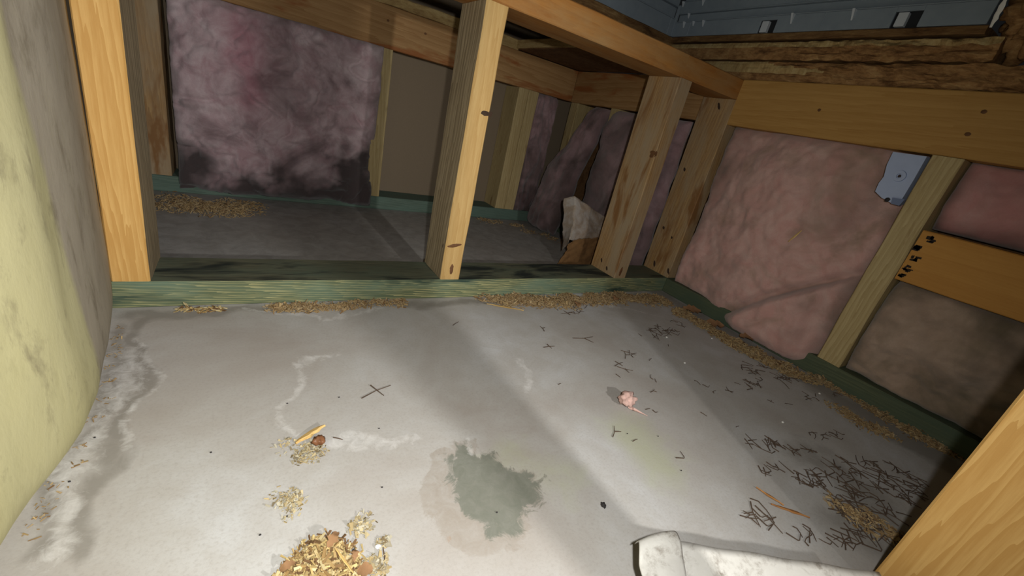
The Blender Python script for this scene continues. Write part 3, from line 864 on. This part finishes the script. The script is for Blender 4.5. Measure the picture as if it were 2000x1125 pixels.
rg = ring('screw_boss', (pc.x, pc.y, pc.z), .004, .0095, .003, M['box_blue'], eb)
knot(rg, (pc.x - .001, pc.y, pc.z), (-1, 0, 0), (0, 1, 0), .0026, .0026, 'nail', 'screw', .0012)
q = [at(px, py, 0, .645) for px, py in ((1744, 386), (1768, 390), (1757, 402), (1741, 398))]
loft('clamp_tab', [tuple(v[1:]) for v in q], .642, .652, M['box_blue_dark'], eb)
c_ = at(1733, 390, 0, .646); knot(eb, (.6455, c_.y, c_.z), (-1, 0, 0), (0, 1, 0), .004, .004, 'pebble', 'knockout_hole')

# ------------------------------------------------------------------ torn facing behind the partition
def kraft_piece():
    root = empty('torn_facing', (0.45, 0.18, 0.0))
    setup(root, 'crumpled torn scrap of grey insulation facing behind the near plate', 'paper scrap')
    A = [(1101, 388, .215), (1122, 383, .190), (1150, 402, .185), (1182, 424, .190)]
    B = [(1100, 440, .205), (1120, 440, .168), (1150, 440, .170), (1180, 450, .185)]
    C_ = [(1098, 490, .195), (1112, 470, .158), (1140, 466, .160), (1176, 466, .180)]
    rows = [[at(px, py, 1, y) for px, py, y in r] for r in (A, B, C_)]
    def surf(rows_, name, mat, amp, seed):
        V, Fc = [], []
        nu, nv = 30, 26
        R_ = len(rows_) - 1; K = len(rows_[0]) - 1
        for j in range(nv + 1):
            t = j / nv * R_; r0 = min(int(t), R_ - 1); ft = t - r0
            for i in range(nu + 1):
                s = i / nu * K; c0 = min(int(s), K - 1); fs = s - c0
                a = rows_[r0][c0].lerp(rows_[r0][c0 + 1], fs); b = rows_[r0 + 1][c0].lerp(rows_[r0 + 1][c0 + 1], fs)
                p_ = a.lerp(b, ft)
                p_ = p_ + Vector((.3, -1, .2)) * amp * fbm((i * .17, j * .17, seed), 4) + Vector((0, 0, .004 * noise.noise((i * .5, 0, seed)))) * (1 if j == nv else 0)
                V.append(p_)
        n = nu + 1
        m_ = len(V)
        V += [v + Vector((0, .0012, 0)) for v in V]
        for j in range(nv):
            for i in range(nu):
                q_ = (j * n + i, j * n + i + 1, (j + 1) * n + i + 1, (j + 1) * n + i)
                Fc.append(q_); Fc.append(tuple(m_ + k for k in q_[::-1]))
        rim = [i for i in range(n)] + [j * n + nu for j in range(1, nv + 1)] + [nv * n + i for i in range(nu - 1, -1, -1)] + [j * n for j in range(nv - 1, 0, -1)]
        for k in range(len(rim)):
            a, b = rim[k], rim[(k + 1) % len(rim)]
            Fc.append((a, m_ + a, m_ + b, b))
        return link_mesh(name, V, Fc, mat, root, smooth=True)
    surf(rows, 'paper_face', M['kraft'], .0035, 2.2)
    D = [[at(px, py, 1, y) for px, py, y in r] for r in (
        [(1110, 478, .172), (1130, 464, .168), (1150, 466, .168), (1172, 462, .175)],
        [(1104, 496, .172), (1122, 492, .165), (1145, 490, .165), (1168, 484, .172)],
        [(1088, 516, .175), (1110, 520, .170), (1135, 524, .170), (1160, 520, .172)])]
    surf(D, 'brown_core', M['kraft_brown'], .004, 5.5)
kraft_piece()

# ------------------------------------------------------------------ front framing (camera stands in its opening)
board('wall_stud', (0.200, -0.725, 0.003), (0.238, -0.636, 0.55), 'Z', M['pine_orange'], 'near bright orange stud at the lower right corner', 'stud', seed=51)
slabbox('wall_front_blocker', (0.2045, -0.745, 0.0), (0.79, -0.7265, 0.60), M['hardboard'], label='unseen hardboard panel added to block the torch right of the orange stud', cat='wall', kind='structure')  # unseen panel added to keep the torch off the right side
# the other stud of the opening, beside the camera: its shadow crosses the slab
board('wall_stud', (-0.009, -0.80, 0.001), (0.029, -0.715, 0.55), 'Z', M['pine_yellow'], 'yellow stud of the near opening left of the bright orange one', 'stud', seed=52)

# ------------------------------------------------------------------ white sheet at the front
def sheet():
    root = empty('white_sheet', F(1450, 1110, .03))
    setup(root, 'stained white vinyl strip with a curled end at the bottom edge', 'vinyl strip')
    # main strip: far edge follows the photo, extends towards the opening
    e0, e1 = F(1300, 1053, .038), F(1716, 1118, .038)
    D = (e1 - e0).normalized(); S = Vector((D.y, -D.x, 0))
    if S.y > 0: S = -S
    def thin(name, grid, th):
        nv = len(grid) - 1; nu = len(grid[0]) - 1
        V = [p_ for r in grid for p_ in r]; n = nu + 1; m_ = len(V)
        V = V + [p_ - Vector((0, 0, th)) for p_ in V]
        Fc = []
        for j in range(nv):
            for i in range(nu):
                q_ = (j * n + i, j * n + i + 1, (j + 1) * n + i + 1, (j + 1) * n + i)
                Fc.append(q_); Fc.append(tuple(m_ + k for k in q_[::-1]))
        rim = [i for i in range(n)] + [j * n + nu for j in range(1, nv + 1)] + [nv * n + i for i in range(nu - 1, -1, -1)] + [j * n for j in range(nv - 1, 0, -1)]
        for k in range(len(rim)):
            a, b = rim[k], rim[(k + 1) % len(rim)]
            Fc.append((a, m_ + a, m_ + b, b))
        o = link_mesh(name, V, Fc, M['paper'], root, smooth=True)
        bm = bmesh.new(); bm.from_mesh(o.data); bmesh.ops.recalc_face_normals(bm, faces=bm.faces); bm.to_mesh(o.data); bm.free()
        return o
    L = (e1 - e0).length
    g = [[e0 + D * (L * i / 40) + S * (.10 * j / 16) + Vector((0, 0, -.036 * (j / 16) ** 1.2 + .0008 * math.sin(i * .5))) for i in range(41)] for j in range(17)]
    thin('strip', g, .0015)
    # curled end: rises from the strip and rolls over towards the far side
    c00, c10 = F(1250, 1040, .050), F(1312, 1021, .050)
    c01, c11 = F(1262, 1130, .046), F(1345, 1130, .046)
    g = []
    for j in range(21):
        t = j / 20
        row = []
        for i in range(17):
            s = i / 16
            a = c00.lerp(c10, s); b = c01.lerp(c11, s)
            p_ = a.lerp(b, t)
            z_ = .004 * math.sin(math.pi * min(1, t * 1.6)) - .010 * max(0, 1 - t / .22) ** 2 - .003 * (2 * s - 1) ** 2
            bow = .006 * math.sin(math.pi * t) * (1 - 2 * s) * -.6
            row.append(p_ + Vector((bow, 0, z_)))
        g.append(row)
    thin('curled_end', g, .0015)
sheet()

# ------------------------------------------------------------------ loose litter: heaps of shavings (nobody could count them)
def flakes(name, spots, size, mat, seed, label, cat, aspect=3.0, base=0.0):
    """spots: list of (x, y, radius, height, count)"""
    r = np.random.default_rng(seed)
    Vs, Fs = [], []
    b = 0
    for (cx, cy, rad, hgt, cnt) in spots:
        a = r.uniform(0, 2 * np.pi, cnt); q_ = np.sqrt(r.uniform(0, 1, cnt)) ** 1.2
        ex = cx + np.cos(a) * q_ * rad * r.uniform(.7, 1.15, cnt); ey = cy + np.sin(a) * q_ * rad * r.uniform(.7, 1.15, cnt)
        ez = base + hgt * (1 - q_ ** 1.5) * r.uniform(0, 1, cnt) + size * .12
        for k in range(cnt):
            L = size * r.uniform(.4, 1.3); W = L / (aspect * r.uniform(.6, 1.6)); T = size * .06
            yaw = r.uniform(0, 2 * np.pi); tilt = r.normal(0, .35); roll = r.normal(0, .4)
            cyw, syw, ct, st, cr, sr = math.cos(yaw), math.sin(yaw), math.cos(tilt), math.sin(tilt), math.cos(roll), math.sin(roll)
            u = np.array([cyw * ct, syw * ct, st]); s_ = np.array([-syw * cr, cyw * cr, sr]); nn = np.cross(u, s_)
            c = np.array([ex[k], ey[k], max(ez[k], abs(st) * L / 2 + abs(sr) * W / 2 + T + base)])
            pts = [c + u * (L / 2 * sx) + s_ * (W / 2 * sy * (.6 if sx > 0 else 1)) + nn * (T * sz) for sz in (-1, 1) for sx, sy in ((-1, -1), (1, -1), (1, 1), (-1, 1))]
            Vs += pts
            Fs += [(b + 3, b + 2, b + 1, b), (b + 4, b + 5, b + 6, b + 7), (b, b + 1, b + 5, b + 4), (b + 1, b + 2, b + 6, b + 5), (b + 2, b + 3, b + 7, b + 6), (b + 3, b, b + 4, b + 7)]
            b += 8
    o = link_mesh(name, Vs, Fs, mat)
    return setup(o, label, cat, kind='stuff')

def along(pts, n, rad, hgt, cnt, jitter, seed, z=0.0):
    r = random.Random(seed)
    Q = [F(*p) for p in pts]
    out = []
    for k in range(n):
        t = k / (n - 1) * (len(Q) - 1); i = min(int(t), len(Q) - 2)
        p_ = Q[i].lerp(Q[i + 1], t - i)
        s = r.uniform(.6, 1.25)
        out.append((p_.x + r.uniform(-jitter, jitter), p_.y + r.uniform(-jitter, jitter), rad * s, hgt * s, int(cnt * s)))
    return out
flakes('sawdust_heap', [(*F(630, 1108)[:2], .026, .012, 800), (*F(590, 1120)[:2], .018, .007, 300), (*F(685, 1118)[:2], .012, .005, 120), (*F(640, 1088)[:2], .013, .010, 200)], .0065, M['shavings'], 1, 'heap of pale wood shavings at the bottom edge of the photo', 'shavings', 3.5)
flakes('sawdust_heap', [(*F(606, 885)[:2], .015, .004, 230), (*F(585, 897)[:2], .008, .002, 70), (*F(560, 872)[:2], .014, .0006, 40)], .0032, M['crumbs'], 2, 'crumbs of sawdust below the short splinter', 'sawdust', 2)
flakes('sawdust_heap', [(*F(573, 975)[:2], .011, .002, 130), (*F(545, 975)[:2], .012, .0006, 40), (*F(567, 1000)[:2], .010, .0006, 40)], .0034, M['crumbs'], 3, 'small sprinkle of sawdust midway down the slab', 'sawdust', 2)
flakes('sawdust_heap', [(*F(703, 1032)[:2], .010, .003, 70), (*F(712, 1020)[:2], .010, .0008, 30)], .0042, M['crumbs'], 4, 'tiny crumb heap above the pale shavings', 'sawdust', 2)
flakes('sawdust_heap', [(*F(733, 1108)[:2], .013, .004, 110), (*F(750, 1062)[:2], .006, .003, 40)], .0045, M['crumbs'], 5, 'crumb heap right of the pale shavings', 'sawdust', 2)
flakes('sawdust_heap', along([(540, 603), (620, 603), (700, 598), (780, 590)], 16, .017, .005, 70, .006, 6), .0065, M['shavings_dull'], 6, 'thin drift of shavings along the plate left of the mid stud', 'shavings', 3)
flakes('sawdust_heap', along([(360, 606), (430, 605)], 5, .010, .003, 16, .003, 16), .008, M['shavings'], 16, 'few pale chips against the plate near the orange stud', 'shavings', 3)
flakes('sawdust_heap', along([(955, 583), (1040, 590), (1130, 590), (1220, 582), (1300, 590)], 34, .030, .012, 150, .012, 7), .0075, M['shavings_dull'], 7, 'drift of sawdust along the plate right of the mid stud', 'sawdust', 3)
flakes('sawdust_heap', along([(1322, 606), (1412, 660), (1490, 702), (1572, 740)], 30, .023, .012, 130, .012, 8), .0080, M['shavings_dull'], 8, 'thick drift of sawdust below the folded pink batt', 'sawdust', 3)
flakes('sawdust_heap', along([(1600, 735), (1700, 790), (1790, 845), (1860, 880)], 30, .026, .009, 140, .012, 9), .0065, M['shavings_dull'], 9, 'sawdust strip along the right plate towards the near stud', 'sawdust', 3)
flakes('sawdust_heap', along([(1640, 800), (1690, 830), (1740, 850)], 8, .022, .003, 70, .010, 10), .006, M['shavings_dull'], 10, 'sawdust fan spreading from the right plate', 'sawdust', 3)
flakes('sawdust_heap', along([(1650, 1000), (1700, 1020), (1740, 1040)], 9, .018, .002, 60, .012, 11), .006, M['shavings_dull'], 11, 'brown litter under the pine needles by the near stud', 'litter', 3)
flakes('sawdust_heap', along([(320, 405), (400, 400), (480, 410)], 16, .060, .008, 150, .04, 12), .008, M['shavings_dull'], 12, 'brown litter on the far slab at the foot of the mauve batt', 'litter', 4)
flakes('sawdust_heap', along([(940, 430), (1010, 440), (1080, 470)], 8, .03, .005, 45, .02, 13), .009, M['shavings_dull'], 13, 'litter on the far slab beneath the slumped batt', 'litter', 4)
flakes('sawdust_heap', along([(232, 640), (226, 700), (205, 800), (110, 950), (50, 1050)], 14, .008, .002, 9, .004, 14), .0032, M['shavings_dull'], 14, 'crumbs along the foot of the yellow wall', 'sawdust', 3)

# ------------------------------------------------------------------ single pieces lying about
G0 = .0006
shard('wood_splinter', F(577, 868, G0), F(634, 833, .004), .0050, .003, M['splinter'], 'short yellow splinter lying beside a brown resin lump', 'splinter', seed=1)
shard('wood_splinter', F(950, 594, .003), F(1022, 607, G0), .0050, .002, M['splinter'], 'pale flat splinter lying in sawdust by the plate', 'splinter', seed=2)
shard('wood_splinter', F(1476, 953, G0), F(1530, 988, G0), .0030, .002, M['splinter_red'], 'upper reddish splinter of the pair near the curled strip', 'splinter', seed=4)
shard('wood_splinter', F(1505, 985, G0), F(1580, 1012, G0), .0032, .002, M['splinter_red'], 'lower reddish splinter of the pair near the curled strip', 'splinter', seed=5)
shard('wood_splinter', at(1540, 472, 0, .628), at(1566, 450, 0, .628), .0022, .001, M['splinter'], 'tiny yellow sliver caught on the large pink batt', 'splinter', seed=6, up=(-1, 0, 0))
shard('wood_splinter', F(655, 1072, .012), F(690, 1120, .008), .0014, .001, M['splinter'], 'straw thin splinter across the pale shavings', 'splinter', seed=7)
def lump(name, px, py, r, mat, label, cat, seed, amp=.5, freq=1.6, group=None):
    p_ = F(px, py)
    o = blob(name, (0, 0, 0), r, mat, seed, amp, freq, 3)
    zmin = min(v.co.z for v in o.data.vertices)
    o.location = (p_.x, p_.y, -zmin + .0003)
    return setup(o, label, cat, group)
lump('resin_lump', 622, 868, (.006, .005, .004), M['resin'], 'dark brown resin lump beside the short splinter', 'resin', 3)
fluff_o = lump('insulation_fluff', 1222, 792, (.012, .010, .008), M['fluff'], 'torn tuft of pink insulation on the bare slab', 'fluff', 8, .7, 1.8)
V, Fc = [], []
a_, b_ = F(1232, 796, .004), F(1264, 812, .0012)
for k in range(6):
    c = a_.lerp(b_, k / 5); w_ = .004 * (1 - k / 5) ** 1.2 + .0006
    for i in range(6):
        an = i * math.pi / 3
        V.append(c + Vector((-.4 * math.cos(an) * w_, math.cos(an) * w_, .7 * math.sin(an) * w_)))
for k in range(5):
    for i in range(6): Fc.append((k * 6 + i, k * 6 + (i + 1) % 6, k * 6 + 6 + (i + 1) % 6, k * 6 + 6 + i))
link_mesh('tail', V, Fc, M['fluff'], fluff_o, smooth=True)
lump('pebble', 1177, 990, (.0022, .0030, .002), M['pebble'], 'small black pebble on the slab left of the curled strip', 'pebble', 2)
for (px, py) in ((1490, 650 + 58), (1390, 662), (1337, 710), (1528, 826), (1085, 598), (1302, 660), (1600, 770), (640, 1108), (560, 1120), (677, 1098), (738, 1070)):
    lump('white_chip', px, py, (.0024, .0018, .0012), M['white_bit'], 'tiny white chip lying on the slab', 'chip', px % 17, .3, 1.5, 'white chips scattered on the slab')
for (px, py) in ((412, 885), (561, 789), (662, 777), (740, 838), (746, 953), (508, 1046), (560, 1010), (650, 1056), (690, 1075), (185, 856), (136, 942), (1225, 848), (1285, 853), (1330, 920), (970, 1002)):
    lump('dark_crumb', px, py, (.0009, .0007, .0006), M['pebble'], 'tiny dark crumb lying on the slab', 'crumb', px % 13, .3, 1.5, 'dark crumbs scattered on the slab')
# dead leaf pieces in and around the heap
def leaf(px, py, L, W, yaw, label, seed, z=.002, mat='leaf'):
    r = random.Random(seed)
    p_ = F(px, py)
    V, Fc = [], []
    n = 8
    for k in range(n + 1):
        t = k / n
        hw = W * math.sin(math.pi * (.08 + .88 * t)) ** .6 * r.uniform(.55, 1.3)
        for s in (-1, 0, 1):
            V.append(Vector(((t - .5) * L, s * hw, .25 * abs(s) * W + .003 * math.sin(t * 3.1) + r.uniform(0, .0012))))
    m_ = len(V)
    V += [v - Vector((0, 0, .0006)) for v in V]
    for k in range(n):
        for s in (0, 1):
            q_ = (k * 3 + s, k * 3 + s + 1, k * 3 + 4 + s, k * 3 + 3 + s)
            Fc.append(q_); Fc.append(tuple(m_ + i for i in q_[::-1]))
    o = link_mesh('leaf_fragment', V, Fc, M[mat], matrix=Matrix.Translation((p_.x, p_.y, z)) @ Matrix.Rotation(yaw, 4, 'Z') @ Matrix.Rotation(.2, 4, 'X'), smooth=True)
    return setup(o, label, 'leaf')
leaf(648, 1072, .013, .0042, .9, 'brown leaf fragment standing up from the pale shavings', 1, .010)
leaf(562, 1116, .010, .003, .2, 'brown leaf fragment at the left of the pale shavings', 2, .005)
leaf(712, 1121, .011, .0045, -.3, 'round brown leaf fragment right of the pale shavings', 3, .003)
leaf(690, 1096, .008, .0026, 1.4, 'small pinkish leaf fragment on the edge of the shavings', 4, .006)
leaf(1395, 640, .040, .014, -.6, 'dull bark flake at the foot of the right plate', 5, .006)
leaf(1350, 612, .045, .016, -.5, 'grey curled flake lying in the corner by the plates', 6, .006)
leaf(1455, 668, .034, .012, -.5, 'tan flake half buried in the thick sawdust drift', 7, .010)
leaf(1200, 590, .022, .009, .5, 'amber flake in the sawdust near the corner', 8, .008)
leaf(1125, 600, .018, .008, 1.0, 'amber flake in the sawdust right of the mid stud', 9, .006)

# ------------------------------------------------------------------ pine needles and twigs
def tube_mesh(name, lines, r):
    V, Fc = [], []
    for pts in lines:
        pts = [Vector((x, y, z)) for x, y, z in pts]
        b = len(V)
        for k, p_ in enumerate(pts):
            d = (pts[min(k + 1, len(pts) - 1)] - pts[max(k - 1, 0)]).normalized()
            s = d.cross(Vector((0, 0, 1)))
            s = s.normalized() if s.length > 1e-6 else Vector((1, 0, 0))
            u = s.cross(d)
            rr = r * (1 - .45 * k / max(1, len(pts) - 1))
            for i in range(4):
                a = math.pi / 4 + i * math.pi / 2
                V.append(p_ + s * math.cos(a) * rr + u * math.sin(a) * rr)
        for k in range(len(pts) - 1):
            for i in range(4):
                Fc.append((b + k * 4 + i, b + k * 4 + (i + 1) % 4, b + k * 4 + 4 + (i + 1) % 4, b + k * 4 + 4 + i))
        Fc.append((b + 3, b + 2, b + 1, b)); e = b + (len(pts) - 1) * 4
        Fc.append((e, e + 1, e + 2, e + 3))
    me_ = bpy.data.meshes.new(name)
    me_.from_pydata([tuple(v) for v in V], [], Fc); me_.materials.append(M['needle']); me_.update()
    return me_
z = .0011
SH = {
 'line': tube_mesh('pine_needle', [[(-.5, 0, z), (0, .03, z), (.5, .0, z)]], .0010),
 'vee': tube_mesh('pine_needle', [[(-.45, .25, z), (0, -.2, z), (.12, -.18, z), (.5, .2, z)]], .0010),
 'wye': tube_mesh('pine_needle', [[(-.5, -.05, z), (0, 0, z), (.5, .2, z)], [(0, 0, z), (.3, -.3, z)]], .0010),
 'ex': tube_mesh('pine_needle', [[(-.5, -.18, z), (0, .02, z), (.5, .12, z)], [(-.08, .3, z + .0012), (.02, 0, z + .0016), (.12, -.3, z)]], .0010),
 'hook': tube_mesh('pine_needle', [[(-.5, -.1, z), (-.3, .15, z), (.1, .1, z), (.5, -.05, z)]], .0010),
}
def scaled(base, L):
    m_ = base.copy()
    for v in m_.vertices:
        pass
    co_ = np.zeros(len(m_.vertices) * 3); m_.vertices.foreach_get('co', co_); co_ = co_.reshape(-1, 3)
    return m_, co_
# needle meshes in a few true lengths (thickness kept)
LIB = {}
def needle_mesh(kind, L):
    key = (kind, L)
    if key in LIB: return LIB[key]
    r = .00062 + .010 * L * .5
    r = min(r, .00075)
    zz = r * 1.05
    sh = {'line': [[(-.5, 0), (0, .03), (.5, 0)]],
          'vee': [[(-.45, .25), (0, -.2), (.12, -.18), (.5, .2)]],
          'wye': [[(-.5, -.05), (0, 0), (.5, .2)], [(0, 0), (.3, -.3)]],
          'ex': [[(-.5, -.18), (0, .02), (.5, .12)], [(-.08, .3), (.02, 0), (.12, -.3)]],
          'hook': [[(-.5, -.1), (-.3, .15), (.1, .1), (.5, -.05)]]}[kind]
    lines = []
    for q_, s in enumerate(sh):
        lines.append([(x * L, y * L, zz + q_ * r) for x, y in s])
    LIB[key] = tube_mesh('pine_needle', lines, r)
    return LIB[key]
NEEDLE_LBL = {
 'open': 'dark dry pine needle lying alone on the open slab',
 'mid': 'dark dry pine needle on the slab right of the pink tuft',
 'clump': 'dark dry pine needle in the loose clumps below the folded batt',
 'near': 'dark dry pine needle in the tangle beside the near orange stud',
}
def needle(px, py, kind, L, ang, where):
    p_ = F(px, py)
    o = bpy.data.objects.new('pine_needle', needle_mesh(kind, L))
    o.location = (p_.x, p_.y, .0004)
    o.rotation_euler = (0, 0, ang)
    COL.objects.link(o)
    setup(o, NEEDLE_LBL[where].replace('dark dry', {'line': 'straight dark dry', 'vee': 'V bent dark dry', 'wye': 'forked dark dry', 'ex': 'crossed dark dry', 'hook': 'hooked dark dry'}[kind]), 'pine needle', 'pine needles: ' + {'open': 'open slab', 'mid': 'right of the tuft', 'clump': 'below the folded batt', 'near': 'beside the near stud'}[where])
rn = random.Random(21)
KINDS = ['line', 'vee', 'wye', 'ex', 'hook']
for px, py, k, L, a in ((735, 765, 'ex', .040, .1), (890, 633, 'line', .018, .6), (1060, 643, 'wye', .018, 1.2), (1140, 662, 'wye', .045, -.3), (1072, 678, 'ex', .022, -.3),
                        (1200, 845, 'wye', .022, .5), (1240, 861, 'line', .010, .1), (1330, 893, 'vee', .018, .4), (660, 858, 'line', .010, -.6), (750, 1075, 'line', .022, 1.4), (1093, 751, 'line', .006, .2)):
    needle(px, py, k, L, a, 'open')
for px, py, k, L in ((1228, 690, 'ex', .026), (1222, 695, 'wye', .026), (1238, 694, 'hook', .022), (1208, 712, 'ex', .024), (1220, 722, 'wye', .026), (1272, 737, 'hook', .014), (1280, 744, 'line', .010),
                     (1275, 765, 'wye', .014), (1265, 800, 'line', .010), (1279, 805, 'vee', .008), (1362, 748, 'hook', .012), (1380, 755, 'vee', .014), (1395, 766, 'hook', .012), (1374, 810, 'line', .010),
                     (1420, 760, 'line', .012), (1424, 765, 'wye', .014), (1440, 750, 'line', .010), (1207, 735, 'line', .010), (1250, 655, 'line', .010), (1305, 675, 'line', .010), (1283, 640, 'wye', .016), (1270, 703, 'line', .012),
                     (1505, 785, 'ex', .010), (1540, 790, 'line', .014), (1440, 834, 'line', .008), (1480, 742, 'line', .010)):
    needle(px, py, k, L, rn.uniform(-1.6, 1.6), 'mid')
def cluster(cx, cy, rx, ry, n, Lr, where):
    for _ in range(n):
        a = rn.uniform(0, 2 * math.pi); q_ = math.sqrt(rn.random())
        needle(cx + math.cos(a) * rx * q_, cy + math.sin(a) * ry * q_, rn.choice(KINDS), round(rn.uniform(*Lr), 3), rn.uniform(-3, 3), where)
cluster(1290, 650, 26, 12, 12, (.02, .04), 'clump'); cluster(1320, 640, 14, 14, 6, (.015, .03), 'clump')
cluster(1470, 720, 24, 10, 9, (.018, .034), 'clump'); cluster(1535, 740, 24, 12, 8, (.02, .04), 'clump'); cluster(1475, 752, 22, 10, 8, (.016, .03), 'clump')
cluster(1120, 605, 40, 8, 8, (.015, .03), 'clump'); cluster(1580, 775, 16, 8, 4, (.012, .024), 'clump'); cluster(1640, 770, 20, 8, 4, (.012, .02), 'clump')
cluster(1490, 868, 34, 12, 12, (.016, .032), 'near'); cluster(1565, 885, 24, 10, 7, (.012, .024), 'near'); cluster(1510, 920, 30, 12, 7, (.01, .022), 'near')
cluster(1610, 845, 34, 14, 8, (.012, .022), 'near'); cluster(1585, 935, 28, 18, 14, (.016, .03), 'near'); cluster(1680, 930, 90, 30, 42, (.016, .034), 'near')
cluster(1700, 985, 80, 36, 34, (.016, .034), 'near'); cluster(1770, 950, 30, 28, 20, (.014, .028), 'near'); cluster(1490, 1005, 30, 18, 8, (.016, .034), 'near')
cluster(1690, 1050, 60, 26, 18, (.016, .034), 'near'); cluster(1600, 1050, 60, 14, 8, (.012, .024), 'near')

for m_ in SH.values():
    bpy.data.meshes.remove(m_)
